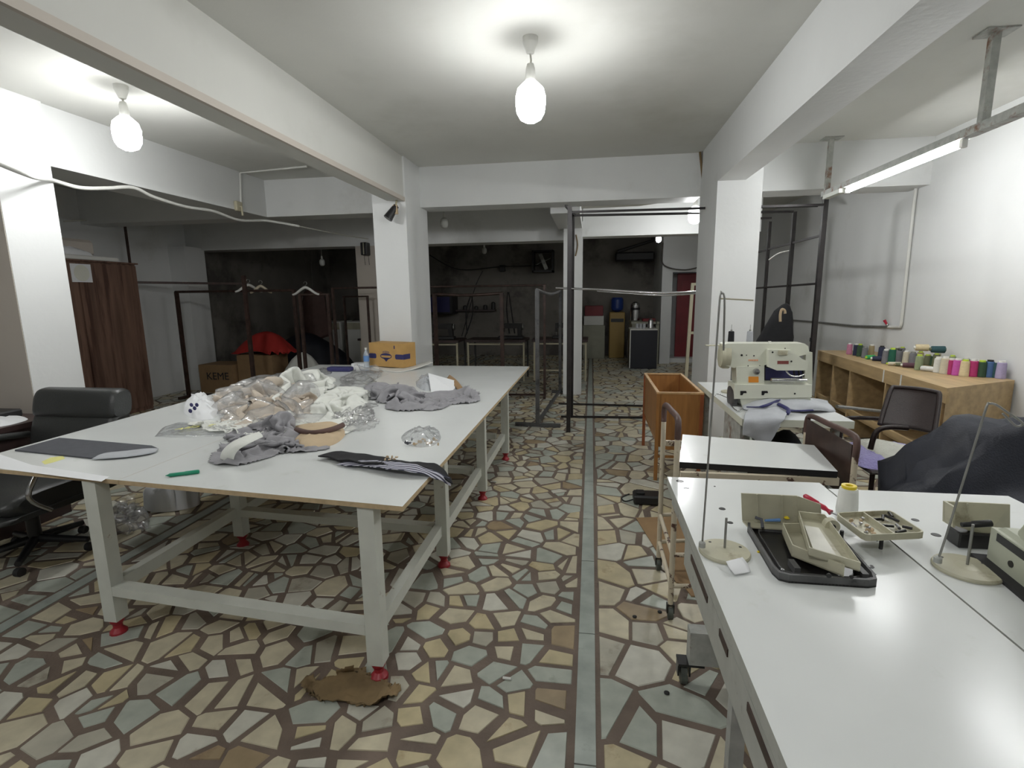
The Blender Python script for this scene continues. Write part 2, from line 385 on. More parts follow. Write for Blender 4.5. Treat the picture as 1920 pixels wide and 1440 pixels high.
def simulate(jobs, frames=34):
    """let sheets of cloth settle and crumple over hidden cores with the cloth solver, then keep only their settled meshes"""
    live = []; tmp = []
    if not jobs: return []
    for ji, j in enumerate(jobs):
        K_ = j.get('k', 1.0); out = smooth_path([(p[0]/K_, p[1]/K_, 0) for p in j['outline']], 6, True); s = j.get('step', .012)/K_; z0 = j['z']/K_; h = j['h']/K_; sd = j.get('seed', ji)
        xs = [p[0] for p in out]; ys = [p[1] for p in out]; cx, cy = sum(xs)/len(xs), sum(ys)/len(ys); x0, y0 = min(xs), min(ys)
        nx, ny = int((max(xs)-x0)/s)+2, int((max(ys)-y0)/s)+2; idx = {}; vs = []; fs = []; off = Vector((0, 0, 20*0))
        def dome(x, y):
            dx, dy = x-cx-j.get('offx', 0)/K_, y-cy-j.get('offy', 0)/K_; r = math.sqrt((dx/(.5*(max(xs)-x0)))**2+(dy/(.5*(max(ys)-y0)))**2); return max(0, 1-r*r)**j.get('pw', 1)
        for a in range(nx):
            for b_ in range(ny):
                x, y = x0+a*s, y0+b_*s
                if inpoly(x, y, out):
                    idx[a, b_] = len(vs); n_ = noise.noise(Vector((x*14, y*14, sd*3.3)))
                    vs.append((x, y, z0+.012+h*dome(x, y)*.95+.012*n_+.01))
        for (a, b_) in idx:
            q = [(a, b_), (a+1, b_), (a+1, b_+1), (a, b_+1)]
            if all(k in idx for k in q): fs.append([idx[k] for k in q])
        me = bpy.data.meshes.new('s'); me.from_pydata(vs, [], fs); o = bpy.data.objects.new('sheet', me); COL.objects.link(o)
        # hidden core that holds the heap up while it settles
        cv = []; cf = []; R, K = 10, 26
        for k in range(R+1):
            for i in range(K):
                p = out[int(i*len(out)/K)]; t = k/R; px_ = cx+j.get('offx', 0)/K_*t+(p[0]-cx)*.82*(1-t); py_ = cy+j.get('offy', 0)/K_*t+(p[1]-cy)*.82*(1-t)
                cv.append((px_, py_, z0-.03 if k == 0 else z0+h*dome(px_, py_)*(.85+.35*noise.noise(Vector((px_*6, py_*6, sd))))))
        for k in range(R):
            for i in range(K): cf.append((k*K+i, k*K+(i+1) % K, (k+1)*K+(i+1) % K, (k+1)*K+i))
        cf.append(tuple(range(R*K, R*K+K))); m2 = bpy.data.meshes.new('c'); m2.from_pydata(cv, [], cf); core = bpy.data.objects.new('core', m2); COL.objects.link(core)
        pl = B().box((cx-1.5, cy-1.5, z0-.06), (cx+1.5, cy+1.5, z0)).build('plane', 'laminate')
        grp = bpy.data.collections.new('cc'); 
        for c_ in (core, pl):
            md = c_.modifiers.new('col', 'COLLISION'); c_.collision.thickness_outer = .003; c_.collision.cloth_friction = 12; tmp.append(c_); grp.objects.link(c_)
        md = o.modifiers.new('cl', 'CLOTH'); st = md.settings; st.quality = 5; st.mass = .2; st.tension_stiffness = 12; st.compression_stiffness = 12; st.shear_stiffness = 4; st.bending_stiffness = j.get('bend', .15)
        st.air_damping = 2; st.shrink_min = -j.get('grow', .35); st.shrink_max = -j.get('grow', .35)
        md.collision_settings.collision_quality = 3; md.collision_settings.distance_min = .003; md.collision_settings.collection = grp
        md.collision_settings.use_self_collision = True; md.collision_settings.self_distance_min = .003
        md.point_cache.frame_start = 1; md.point_cache.frame_end = frames+2
        live.append((o, j, md))
    for f in range(1, frames+1): SC.frame_set(f)
    dg = bpy.context.evaluated_depsgraph_get(); res = []
    for o, j, md in live:
        me = bpy.data.meshes.new_from_object(o.evaluated_get(dg)); res.append(([Vector(v.co)*j.get('k', 1.0) for v in me.vertices], [tuple(p.vertices) for p in me.polygons])); tmp.append(o)
    for o in tmp: bpy.data.objects.remove(o)
    SC.frame_set(1)
    return res
def add_sheet(b, vs, fs, th=.002, mi=0):
    """a settled sheet with a real thickness"""
    n = len(vs); nr = [Vector() for _ in vs]
    for f in fs:
        q = (vs[f[1]]-vs[f[0]]).cross(vs[f[2]]-vs[f[0]])
        for i in f: nr[i] += q
    nr = [q.normalized() if q.length > 1e-12 else Vector((0, 0, 1)) for q in nr]
    cnt = {}
    for f in fs:
        for i in range(len(f)):
            e = (f[i], f[(i+1) % len(f)]); cnt[e] = 1
    ff = [tuple(f) for f in fs]+[tuple(n+i for i in reversed(f)) for f in fs]
    for (a, c) in cnt:
        if (c, a) not in cnt: ff.append((a, n+a, n+c, c))
    b.add(list(vs)+[v-q*th for v, q in zip(vs, nr)], ff, mi, True)
SIMJ = []
def soft(name, label, cat, px, h, mname, z=.78, group=None, outline=None, parent=None, **k):
    """queue a crumpled cloth; it is settled and linked by run_sims()"""
    SIMJ.append(dict(outline=outline or pxpoly(px, z), z=z, h=h, nm=name, lb=label, cat=cat, mt=mname, grp=group, **k))
def run_sims():
    for j, (vs, fs) in zip(SIMJ, simulate(SIMJ)):
        adj = [[] for _ in vs]                     # keep only the one connected sheet
        for f in fs:
            for i in range(len(f)): adj[f[i]].append(f[(i+1) % len(f)]); adj[f[(i+1) % len(f)]].append(f[i])
        seen = [0]*len(vs); best = []
        for i0 in range(len(vs)):
            if seen[i0]: continue
            st = [i0]; seen[i0] = 1; comp = []
            while st:
                a = st.pop(); comp.append(a)
                for c in adj[a]:
                    if not seen[c]: seen[c] = 1; st.append(c)
            if len(comp) > len(best): best = comp
        mp_ = {a: i for i, a in enumerate(best)}; fs = [tuple(mp_[i] for i in f) for f in fs if all(i in mp_ for i in f)]; vs = [vs[i] for i in best]
        if j.get('ridge'):                        # deep soft folds
            c_ = sum(vs, Vector())/len(vs); c_.z = j['z']
            for v in vs:
                q = v-c_; u = q.x*.8+q.y*.6; w2 = -q.x*.6+q.y*.8+v.z*.7
                a = (1-min(1, abs(noise.noise(Vector((u*1.6+w2*.6, w2*6.0, 3.1))))*3.0))**1.4; b2 = (1-min(1, abs(noise.noise(Vector((u*3.6, w2*5.5, 7.7))))*3))**1.4
                v += q.normalized()*j['ridge']*(a+.45*b2-.4)*min(1, v.z*3)
        for v in vs: v.z = max(v.z, j['z']+.0025); v.x = min(v.x, j.get('xmax', 99)+.015*(v.z*.3-.3 if 'xmax' in j else 0))
        b = B(); add_sheet(b, vs, fs, j.get('th', .002)); tag(b.build(j['nm'], j['mt']), j['lb'], j['cat'], j['grp'])
# ================================================================= the room
CZ, BZ = 3.02, 2.57
def sbox(name, a, b, m, label=None, cat=None):
    return struct(B().box(a, b).build(name, m), label, cat)
sbox('ceiling', (-7.2, -3.2, CZ), (3.6, 13.6, CZ+.15), 'paint_ceiling')
sbox('wall_left', (-7.1, -3.2, 0), (-6.9, 8.24, CZ), 'paint_wall')
sbox('wall_left_rear', (-7.1, 8.24, 0), (-6.9, 13.4, CZ), 'paint_dark')  # rear stretch coloured darker to keep the back room dim
sbox('wall_right', (3.3, -3.2, 0), (3.5, 13.4, CZ), 'paint_wall')
sbox('wall_front', (-6.9, -3.2, 0), (3.3, -3.0, CZ), 'paint_wall')
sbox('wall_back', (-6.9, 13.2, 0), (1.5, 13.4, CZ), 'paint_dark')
# wall with the red door, right end of the back room
wd = B().box((1.5, 11.7, 0), (1.72, 13.2, CZ)).box((1.72, 11.7, 1.98), (3.3, 11.9, CZ)).box((2.62, 11.7, 0), (3.3, 11.9, 1.98)).box((1.72, 12.6, 0), (3.3, 12.8, 1.98))
struct(wd.build('wall_door', 'paint_wall'))
sbox('trim_1', (-4.55, -3.0, BZ), (-4.13, 6.35, CZ), 'paint_wall', 'white concrete beam running over the left side bay', 'beam')
sbox('trim_2', (-2.21, -3.0, BZ), (-2.02, 5.6, CZ), 'paint_ceiling', 'deep ceiling beam left of the centre bulb with a yellowed lower edge', 'beam')
sbox('trim_3', (1.15, -3.0, BZ), (1.40, 5.3, CZ), 'paint_wall', 'ceiling beam running to the right hand pillar', 'beam')
sbox('trim_4', (-2.0, 6.1, BZ), (1.15, 6.45, CZ), 'paint_wall', 'cross beam between the two white pillars', 'beam')
sbox('trim_5', (-6.9, 6.35, BZ), (-2.38, 6.7, CZ), 'paint_wall', 'cross beam left of the middle pillar', 'beam')
sbox('trim_6', (1.55, 5.93, BZ), (3.3, 6.3, CZ), 'paint_wall', 'cross beam above the black rack by the right wall', 'beam')
sbox('trim_7', (-6.9, 8.2, 2.36), (-.42, 8.6, CZ), 'paint_wall', 'far cross beam over the dark back room', 'beam')
sbox('trim_8', (-.14, 7.98, 2.38), (2.35, 8.3, CZ), 'paint_wall', 'cream lintel beam over the kitchen opening', 'beam')
sbox('trim_9', (-.5, 6.45, 2.50), (-.15, 8.2, CZ), 'paint_wall', 'short beam from the cross beam back to the slim pillar', 'beam')
PIL = [('pillar', (-2.38, 5.6, 0), (-2.0, 6.35, CZ), 'paint_wall', 'white square pillar behind the far end of the long cutting table'),
       ('pillar', (1.15, 5.3, 0), (1.55, 6.1, CZ), 'paint_wall', 'wide white pillar behind the cream sewing machine'),
       ('pillar', (-4.75, 3.2, 0), (-4.1, 3.6, CZ), 'paint_beige', 'pillar at the left edge with shade coloured into its beige front face'),
       ('pillar', (-.42, 7.96, 0), (-.14, 8.3, 2.6), 'paint_wall', 'slim pale pillar behind the tall black steel post'),
       ('pillar', (-3.82, 8.2, 0), (-3.48, 8.6, 2.36), 'paint_beige', 'grey beige pillar in the back room with a black speaker on it'),
       ('pillar', (-6.9, 7.8, 0), (-6.6, 8.25, 2.4), 'paint_wall', 'pilaster on the left wall beside the wardrobe')]
for n_, a, b, m_, lb in PIL:
    bb = B().box(a, b)
    if 'left edge' in lb:  # shade of the front face is coloured in as beige, other faces white
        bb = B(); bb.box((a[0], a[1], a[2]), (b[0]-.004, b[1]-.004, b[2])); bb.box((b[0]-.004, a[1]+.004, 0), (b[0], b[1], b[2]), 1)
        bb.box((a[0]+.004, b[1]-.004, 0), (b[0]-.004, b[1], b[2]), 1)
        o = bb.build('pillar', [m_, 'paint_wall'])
    else: o = bb.build('pillar', m_)
    struct(o, lb, 'pillar')
# yellowed strip along the beam left of the bulb
struct(B().box((-2.03, -3.0, BZ-.012), (-2.005, 5.6, BZ+.03)).build('trim_10', 'paint_beige'), 'yellowed plaster edge along the underside of the left beam', 'beam edge')
# ---------------------------------------------------------------- floor with its broken marble paving
fl = B().box((-7.1, -3.2, -.12), (3.5, 13.4, 0)); floor = fl.build('floor', 'grout', origin=(0, 0, 0)); struct(floor)
def clip(poly, nx, ny, c):
    """keep the side nx*x+ny*y <= c"""
    out = []
    for i in range(len(poly)):
        a, b_ = poly[i], poly[(i+1) % len(poly)]
        da, db = nx*a[0]+ny*a[1]-c, nx*b_[0]+ny*b_[1]-c
        if da <= 0: out.append(a)
        if (da < 0 < db) or (db < 0 < da):
            t = da/(da-db); out.append((a[0]+(b_[0]-a[0])*t, a[1]+(b_[1]-a[1])*t))
    return out
def shrink(poly, g):
    n = len(poly); A = sum(poly[i][0]*poly[(i+1) % n][1]-poly[(i+1) % n][0]*poly[i][1] for i in range(n))
    if A < 0: poly = poly[::-1]
    out = poly
    for i in range(n):
        a, b_ = poly[i], poly[(i+1) % n]; dx, dy = b_[0]-a[0], b_[1]-a[1]; l = math.hypot(dx, dy)
        if l < 1e-6: continue
        nx, ny = dy/l, -dx/l; gg = g*random.choice((.45, .7, .9, 1.2, 1.9))*random.uniform(.8, 1.2)
        out = clip(out, nx, ny, nx*a[0]+ny*a[1]-gg)
        if len(out) < 3: return []
    # drop tiny edges
    res = []
    for i, p in enumerate(out):
        q = out[(i+1) % len(out)]
        if math.hypot(p[0]-q[0], p[1]-q[1]) > .012: res.append(p)
    return res if len(res) >= 3 else []
def area(p): return abs(sum(p[i][0]*p[(i+1) % len(p)][1]-p[(i+1) % len(p)][0]*p[i][1] for i in range(len(p))))/2
def paving(x0, x1, y0, y1, s):
    """cells of a random crazy paving between x0..x1, y0..y1"""
    nx = max(1, round((x1-x0)/s)); ny = round((y1-y0)/s); sx = (x1-x0)/nx; sy = (y1-y0)/ny; seeds = {}
    for i in range(nx):
        for j in range(ny):
            if random.random() < .16: continue
            seeds[i, j] = (x0+(i+.5+random.uniform(-.42, .42))*sx, y0+(j+.5+random.uniform(-.42, .42))*sy)
    cells = []
    for (i, j), (px, py) in seeds.items():
        poly = [(max(x0, px-2*s), max(y0, py-2*s)), (min(x1, px+2*s), max(y0, py-2*s)), (min(x1, px+2*s), min(y1, py+2*s)), (max(x0, px-2*s), min(y1, py+2*s))]
        for di in range(-3, 4):
            for dj in range(-3, 4):
                q = seeds.get((i+di, j+dj))
                if q is None or (di == 0 and dj == 0): continue
                nx_, ny_ = q[0]-px, q[1]-py; poly = clip(poly, nx_, ny_, (q[0]**2+q[1]**2-px*px-py*py)/2)
                if len(poly) < 3: break
            if len(poly) < 3: break
        if len(poly) < 3: continue
        if random.random() < .22 and area(poly) > s*s*.9:       # split into two longer pieces
            a = random.uniform(0, PI); nx_, ny_ = math.cos(a), math.sin(a); cx = sum(p[0] for p in poly)/len(poly); cy = sum(p[1] for p in poly)/len(poly)
            c = nx_*cx+ny_*cy; parts = [clip(poly, nx_, ny_, c), clip(poly, -nx_, -ny_, -c)]
        else: parts = [poly]
        for q in parts:
            if len(q) >= 3:
                q = shrink(q, .0125)
                if len(q) >= 3 and area(q) > .0009: cells.append(q)
    return cells
stones = []
for (x0, x1, sz) in ((-6.9, -2.83, .138), (-2.73, -.05, .128), (.05, 3.3, .155)): stones += paving(x0, x1, .9, 13.2, sz)
def scr(p):   # how large a stone shows: nearest and inside the view first
    cx = sum(q[0] for q in p)/len(p); cy = sum(q[1] for q in p)/len(p); v = Vector((cx, cy, 0))-Vector((0, 0, HC)); d = v.dot(FW)
    sx = 960+F*v.dot(RT)/d; sy = 720-F*v.dot(UP)/d
    vis = 0 < sx < 1920 and sy < 1450 and not (cx > .5 and cy < 3.1)
    return area(p)/d**3*(1 if vis else 0)
stones.sort(key=scr, reverse=True)
def stone_poly(b, p, mi):
    h = random.uniform(.0025, .0045); n = len(p); cx = sum(q[0] for q in p)/n; cy = sum(q[1] for q in p)/n
    tp = [(cx+(q[0]-cx)*.965, cy+(q[1]-cy)*.965) for q in p]
    vs = [(q[0], q[1], 0) for q in p]+[(q[0], q[1], h) for q in tp]
    b.add(vs, [(i, (i+1) % n, n+(i+1) % n, n+i) for i in range(n)]+[tuple(range(n, 2*n))], mi)
def pick():
    return random.choices(range(6), (32, 17, 21, 17, 9, 4))[0]
for p in stones[:285]:
    b = B(); stone_poly(b, p, 0); b.build('stone', STONES[pick()], floor)
b = B()
for p in stones[285:]: stone_poly(b, p, pick())
o = b.build('stone_paving', STONES, floor); o['kind'] = 'stuff'
# marble strips
for sx_, nm in ((0.0, 'marble_slab'), (-2.78, 'marble_slab')):
    y = .95
    while y < 12.8:
        l = random.uniform(.45, .8)
        B().box((sx_-.036, y, 0), (sx_+.036, y+l-.006, .0045)).build(nm, 'marble', floor); y += l
# ================================================================= lamps
def bulb(loc_bulb, label, on='lamp_on', top=CZ, r=.088, group=None, neck=True):
    x, y, z = loc_bulb   # centre of the glass
    t = thing('ceiling_bulb', (x, y, top), label, 'lamp', group)
    B().lathe((x, y, top), [(.045, 0), (.043, -.03), (.022, -.085), (.008, -.09)], 16).build('ceiling_rose', 'white_plastic', t)
    s = r/.088
    B().tube([(x, y, top-.085), (x+.004, y, (top+z)/2+.05), (x, y, z+.20*s)], .006, 6).build('cord', 'grey_plastic_pipe', t)
    B().lathe((x, y, z+.12*s), [(.030*s, -.01), (.031*s, .0), (.027*s, .06*s), (.02*s, .085*s), (.008, .09*s)], 14).build('lamp_holder', 'white_plastic', t)
    g = B(); g.lathe((x, y, z), [(.002, -.115*s), (.03*s, -.112*s), (.062*s, -.095*s), (.082*s, -.06*s), (r, -.02*s), (r, .03*s), (.078*s, .07*s), (.05*s, .098*s), (.03*s, .115*s)], 22, mis=[0]*5+[1]*3)
    g.build('glass_globe', [on, on+'_neck' if on != 'off_bulb' else on], t)
    return t
bulb((-.371, 3.278, 2.672), 'large white bulb hanging lit in the middle of the ceiling')
bulb(tuple(P(238, 250, y=3.45)), 'lit bulb over the office chair left of the left beam', r=.088)
bulb(tuple(P(1303, 403, y=6.95)), 'lit bulb hanging behind the wide white pillar', on='lamp_mid', r=.082)
bulb(tuple(P(1235, 448, y=10.5)), 'small lit bulb in the kitchen in front of the door wall', on='lamp_far', r=.05)
for (p, lb, r) in ((P(833, 418, y=7.2), 'unlit bulb hanging behind the cross beam right of the middle pillar', .055),
                   (P(604, 492, y=9.2), 'unlit bulb over the dark storage corner at the back', .05),
                   (P(908, 470, y=10.4), 'unlit bulb deep in the dark sewing room', .05)):
    bulb(tuple(p), lb, on='off_bulb', r=r)
bulb((-.4, -.4, 2.672), 'unseen bulb added behind the camera position to light the foreground')  # this bulb and the next are unseen, added as fill for the foreground
bulb((-3.2, .2, 2.672), 'unseen bulb added beside the camera position to light the foreground')
# fluorescent fixture along the right bay
fx = 2.30
t = thing('tube_fixture', (fx, 3.7, CZ), 'long grey fluorescent batten hung on rusty steel posts with one lit tube', 'lamp')
b = B(); b.box((fx-.035, 3.32, 2.475), (fx+.035, 5.84, 2.525)); b.build('batten', 'rust_paint', t)
for yy, w_ in ((3.695, .045), (5.80, .035)):
    B().box((fx-.02, yy-w_/2, 2.52), (fx+.025, yy+w_/2, CZ-.004)).build('hanger_post', 'rust_paint', t)
    B().box((fx-.08, yy-.07, CZ-.01), (fx+.09, yy+.06, CZ-.001)).build('ceiling_plate', 'rust_paint', t)
B().box((fx-.05, 5.40, 2.44), (fx+.01, 5.75, 2.475)).build('ballast', 'white_paint_steel', t)
B().tube([(fx, 3.87, 2.447), (fx, 5.35, 2.447)], .019, 12).build('tube', 'tube_on', t)
for yy in (3.85, 5.36): B().box((fx-.016, yy-.02, 2.425), (fx+.016, yy+.01, 2.478)).build('tube_socket', 'white_plastic', t)
t = thing('tube_fixture', (fx, 2.4, CZ), 'second fluorescent batten in line with the first, nearer the camera', 'lamp')
B().box((fx-.035, 1.2, 2.475), (fx+.035, 3.30, 2.525)).build('batten', 'rust_paint', t)
B().tube([(fx, 1.75, 2.447), (fx, 3.1, 2.447)], .019, 12).build('tube', 'tube_on', t)
B().box((fx-.02, 1.5, 2.52), (fx+.025, 1.545, CZ-.004)).build('hanger_post', 'rust_paint', t)
for yy in (1.73, 3.11): B().box((fx-.016, yy-.02, 2.425), (fx+.016, yy+.01, 2.478)).build('tube_socket', 'white_plastic', t)
# ================================================================= long cutting table
TT = .78
def quad_slab(b, pts, z0, z1, mi=0, top=None): b.prism([tuple(p)[:2] for p in pts], z0, z1, mi, top)
ct = thing('cutting_table', (-1.5, 3.7, 0), 'long white cutting table on a white timber frame with red feet', 'table')
fr, fl_ = (-.682, 1.727), (-3.0, 1.94); br, bl = (-.655, 5.52), (-3.1, 5.52)
def lerp(a, b_, t): return (a[0]+(b_[0]-a[0])*t, a[1]+(b_[1]-a[1])*t)
s1 = lerp(fr, fl_, .575); mr = (-.668, 3.60); ms = (-2.02, 3.62); ml = (-3.05, 3.63)
bs = (-2.0, 5.52)
for q in ((fr, mr, ms, s1), (s1, ms, ml, fl_), (mr, br, bs, ms), (ms, bs, bl, ml)):
    cx = sum(p[0] for p in q)/4; cy = sum(p[1] for p in q)/4
    q2 = [(p[0]+(.0008 if p[0] < cx else -.0008), p[1]+(.0008 if p[1] < cy else -.0008)) for p in q]
    b = B(); b.prism(q2, TT-.020, TT, 0, 1)
    b.build('board', ['mdf_edge', 'laminate'], ct)
for xr, rows in ((-.815, (1.79, 2.69, 3.69, 4.66)), (-2.19, (1.90, 2.77, 3.72, 4.70))):
    for i, yy in enumerate(rows):
        xx = xr+(yy-1.8)*.02-(.03 if xr > -1 else 0)
        b = B().box((xx-.033, yy-.033, .075), (xx+.033, yy+.033, TT-.020), 0)
        lg = b.build('leg', 'white_paint_steel', ct)
        B().lathe((xx, yy, 0), [(.038, 0), (.036, .012), (.020, .03), (.020, .045), (.03, .062), (.032, .075)], 12).build('foot', 'red_plastic', lg)
for i in range(3):
    for xr, rows in ((-.845, (1.79, 2.69, 3.69, 4.66)), (-2.19, (1.90, 2.77, 3.72, 4.70))):
        a, c = rows[i], rows[i+1]
        B().box((xr-.022+(a-1.8)*.02, a+.033, .20), (xr+.022+(a-1.8)*.02, c-.033, .262)).build('rail', 'white_paint_steel', ct)
for a, c in zip((1.79, 2.69, 3.69, 4.66), (1.90, 2.77, 3.72, 4.70)):
    B().sqbar((-2.16, c, .23), (-.878, a, .23), .062, w2=.045).build('rail', 'white_paint_steel', ct)
# ================================================================= worktop tables at the right
WT = .78
def machine_table(x0, x1, y0, y1, label):
    t = thing('machine_table', ((x0+x1)/2, (y0+y1)/2, 0), label, 'table', None)
    b = B(); b.box((x0, y0, WT-.038), (x1, y1, WT), 0, top=1); b.build('tabletop', ['table_edge_grey', 'laminate'], t)
    for (xx) in (x0+.035, x1-.05):
        B().box((xx-.02, y0+.03, WT-.098), (xx+.02, y1-.05, WT-.038)).build('apron', 'rust_paint', t)
    for yy in (y1-.95, y1-.30, y0+.10):
        for xx in (x0+.05, x1-.05):
            if yy > y1-.5 and xx < x0+.2: continue
            l = B().box((xx-.018, yy-.018, .02), (xx+.018, yy+.018, WT-.098)).build('leg', 'rust_paint', t)
            B().lathe((xx, yy, 0), [(.025, 0), (.025, .02)], 10).build('foot', 'black_rubber', l)
    if x0 < .5:
        B().box((x0+.004, y0, .615), (x0+.028, 1.74, WT-.050)).build('side_rail', 'table_edge_grey', t)
        for ya, yb in ((.80, 1.0), (1.16, 1.24), (1.38, 1.62)): B().box((x0+.001, ya, .695), (x0+.006, yb, .715)).build('rail_slot', 'brown_steel', t)
    return t
wtL = machine_table(.328, .928, .55, 2.165, 'white sewing worktop in the foreground carrying the dark oily tray')
wtR = machine_table(.934, 1.56, .55, 2.10, 'white sewing worktop at the right edge under the greenish machine')
# ================================================================= things lying on the cutting table
def cloth_heap(name, label, cat, px, h, mname, z=TT, group=None, outline=None, **k):
    b = B(); heap(b, outline or pxpoly(px, z), z+.0005, h, **k)
    return tag(b.build(name, mname), label, cat, group)
soft('folded_garment', 'beige folded garment at the left of the bagged pile', 'clothes', [(392, 768), (430, 742), (520, 735), (600, 745), (585, 778), (500, 797), (425, 796)], .085, 'beige_fabric', seed=1, grow=.22, bend=40)
soft('folded_garment', 'beige folded garment on top of the pile under the clear film', 'clothes', [(388, 762), (430, 738), (520, 722), (600, 728), (590, 758), (480, 770)], .225, 'beige_fabric', z=TT, seed=2, grow=.25, bend=40)
soft('white_garment', 'white folded garment at the very top of the bagged pile', 'clothes', [(470, 745), (500, 722), (600, 712), (650, 722), (610, 745), (520, 756)], .27, 'white_fabric', z=TT, seed=3, grow=.25, bend=30)
soft('white_garment', 'white garments spread right of the beige bagged pile', 'clothes', [(560, 782), (590, 745), (640, 728), (695, 735), (705, 760), (672, 788), (610, 800)], .10, 'white_fabric', seed=4, grow=.25, bend=45)
soft('white_garment', 'white garment lying flat in front of the beige pile', 'clothes', [(350, 795), (430, 790), (540, 780), (640, 785), (655, 808), (560, 825), (400, 815)], .02, 'white_fabric', seed=5, grow=.15, bend=45)
soft('garment_bag', 'clear plastic bag around the beige garments, glinting', 'plastic bag', [(360, 775), (400, 738), (480, 706), (590, 704), (628, 745), (610, 792), (500, 806), (400, 802)], .29, 'film', seed=11, grow=.16, bend=25, step=.016, th=.0008)
gb = cloth_heap('printed_bag', 'white plastic bag with blue print at the left end of the pile', 'plastic bag', [(345, 772), (355, 752), (385, 745), (410, 768), (400, 785), (365, 786)], .085, 'white_paper', seed=12, folds=8, rough=.5, m=48)
for q in ((362, 757), (368, 763), (360, 768), (372, 757)):
    c = P(*q, z=TT+.09); B().lathe(c+Vector((0, -.015, -.005)), [(.006, -.004), (.014, 0), (.006, .004)], 8, axis='y').build('blue_print', 'ink_navy', gb)
soft('crumpled_film', 'empty crumpled clear bag right of the white garments', 'plastic bag', [(600, 790), (625, 768), (680, 758), (712, 765), (716, 790), (680, 806), (630, 806)], .06, 'film', seed=13, grow=.3, bend=12, th=.0008)
# flat bag with yellow lettering
pb = thing('lettered_bag', P(345, 802, z=TT), 'flat clear bag with yellow letters lying on the tabletop', 'plastic bag')
b = B(); rows = [[P(x, y, z=TT+.004+.006*((i+j) % 2)) for i, x in enumerate(xs)] for j, (y, xs) in enumerate(((792, (335, 370, 410, 440)), (803, (305, 350, 400, 440)), (818, (290, 345, 400, 445))))]
patch(b, rows, 5, amp=.006, thick=.001); b.build('film_sheet', 'film_light', pb)
for i, q in enumerate(((338, 804), (352, 802), (366, 800), (380, 798), (396, 797))):
    c = P(*q, z=TT+.016); text_mesh('letter', 'ABONE'[i], .065, c, (0, 0, .1), 'yellow_print', pb)
# grey pile at the front
soft('grey_trousers', 'grey crumpled trousers in the heap nearest the front edge', 'clothes', [(393, 862), (405, 835), (455, 808), (520, 805), (560, 822), (600, 846), (560, 852), (500, 858), (440, 868)], .07, 'grey_fabric', seed=3, grow=.42, bend=30, step=.010)
soft('grey_trousers', 'upper grey garment bunched on top of the front heap', 'clothes', [(465, 815), (480, 800), (530, 788), (565, 800), (565, 818), (530, 826)], .125, 'grey_fabric', z=TT, seed=22, grow=.42, bend=30, step=.010)
b = B()
rows = [[P(x, y, z=TT+z_) for x, y, z_ in r] for r in (
    ((414, 860, .012), (418, 846, .05), (432, 832, .085), (455, 820, .105), (485, 811, .115)),
    ((424, 864, .010), (428, 850, .055), (440, 838, .09), (462, 826, .11), (490, 815, .115)),
    ((438, 866, .008), (440, 854, .05), (448, 843, .08), (466, 832, .10), (492, 820, .105)))]
patch(b, rows, 5, amp=.004, thick=.003)
tag(b.build('white_lining', 'white_fabric'), 'white lining strip showing across the front grey heap', 'clothes')
# tan folded garment beside it
tg = thing('tan_garment', P(600, 830, z=TT), 'tan folded garment with a dark brown fold', 'clothes')
b = B(); heap(b, pxpoly([(552, 812), (560, 800), (625, 795), (648, 806), (640, 824), (615, 838), (560, 842)], TT), TT+.0005, .05, seed=24, folds=4, rough=.3, m=60); b.build('folded_panel', 'tan_fabric', tg)
b = B(); b.tube(smooth_path([P(556, 806, z=TT+.035), P(585, 812, z=TT+.043), (P(620, 806, z=TT+.045)), P(643, 797, z=TT+.05)], 5), .016, 8); b.build('brown_fold', 'brown_fabric', tg)
# grey pile at the back
soft('grey_shirt', 'grey shirt in a rumpled heap at the far right of the tabletop', 'clothes', [(682, 752), (688, 728), (718, 722), (765, 735), (812, 748), (806, 765), (740, 770)], .12, 'grey_fabric', seed=31, grow=.42, bend=35)
soft('grey_shirt', 'grey shirt trailing towards the right table edge', 'clothes', [(790, 765), (795, 745), (840, 738), (895, 742), (898, 754), (850, 762), (820, 768)], .035, 'grey_fabric', seed=32, grow=.4, bend=30)
soft('clear_film', 'thin clear film lying behind the far grey shirt', 'plastic bag', [(620, 715), (660, 696), (700, 693), (730, 700), (700, 722), (650, 728)], .05, 'film', seed=33, grow=.25, bend=15, th=.0008, step=.016)
# paper cards
b = B(); a1, a2, a3 = P(812, 733, z=TT), P(855, 732, z=TT), P(846, 722, z=TT)
q0, q1 = P(800, 712, z=TT+.03), P(848, 712, z=TT+.06)
b.add([P(808, 735, z=TT+.002), P(852, 733, z=TT+.002), P(853, 714, z=TT+.045), P(803, 700, z=TT+.10)], [(0, 1, 2, 3)]); vs = [v+Vector((.002, .004, .001)) for v in b.v]
b.add(vs, [(3, 2, 1, 0)]); b.add(b.v[:8], [(0, 4, 5, 1), (1, 5, 6, 2), (2, 6, 7, 3), (3, 7, 4, 0)])
tag(b.build('folded_card', 'white_paper'), 'white folded card standing behind the grey shirt', 'card')
b = B(); patch(b, [[P(843, 703, z=TT+.06), P(855, 712, z=TT+.05), P(868, 728, z=TT+.004)], [P(836, 712, z=TT+.05), P(848, 720, z=TT+.03), P(860, 733, z=TT+.003)]], 4, thick=.003)
tag(b.build('brown_card', 'cardboard'), 'small brown card curled behind the white card', 'card')
cloth_heap('white_film', 'thin white film draped beside the folded card', 'plastic bag', [(780, 722), (790, 708), (812, 706), (812, 728), (795, 732)], .06, 'film_thick', seed=35, folds=9, rough=.6, m=40)
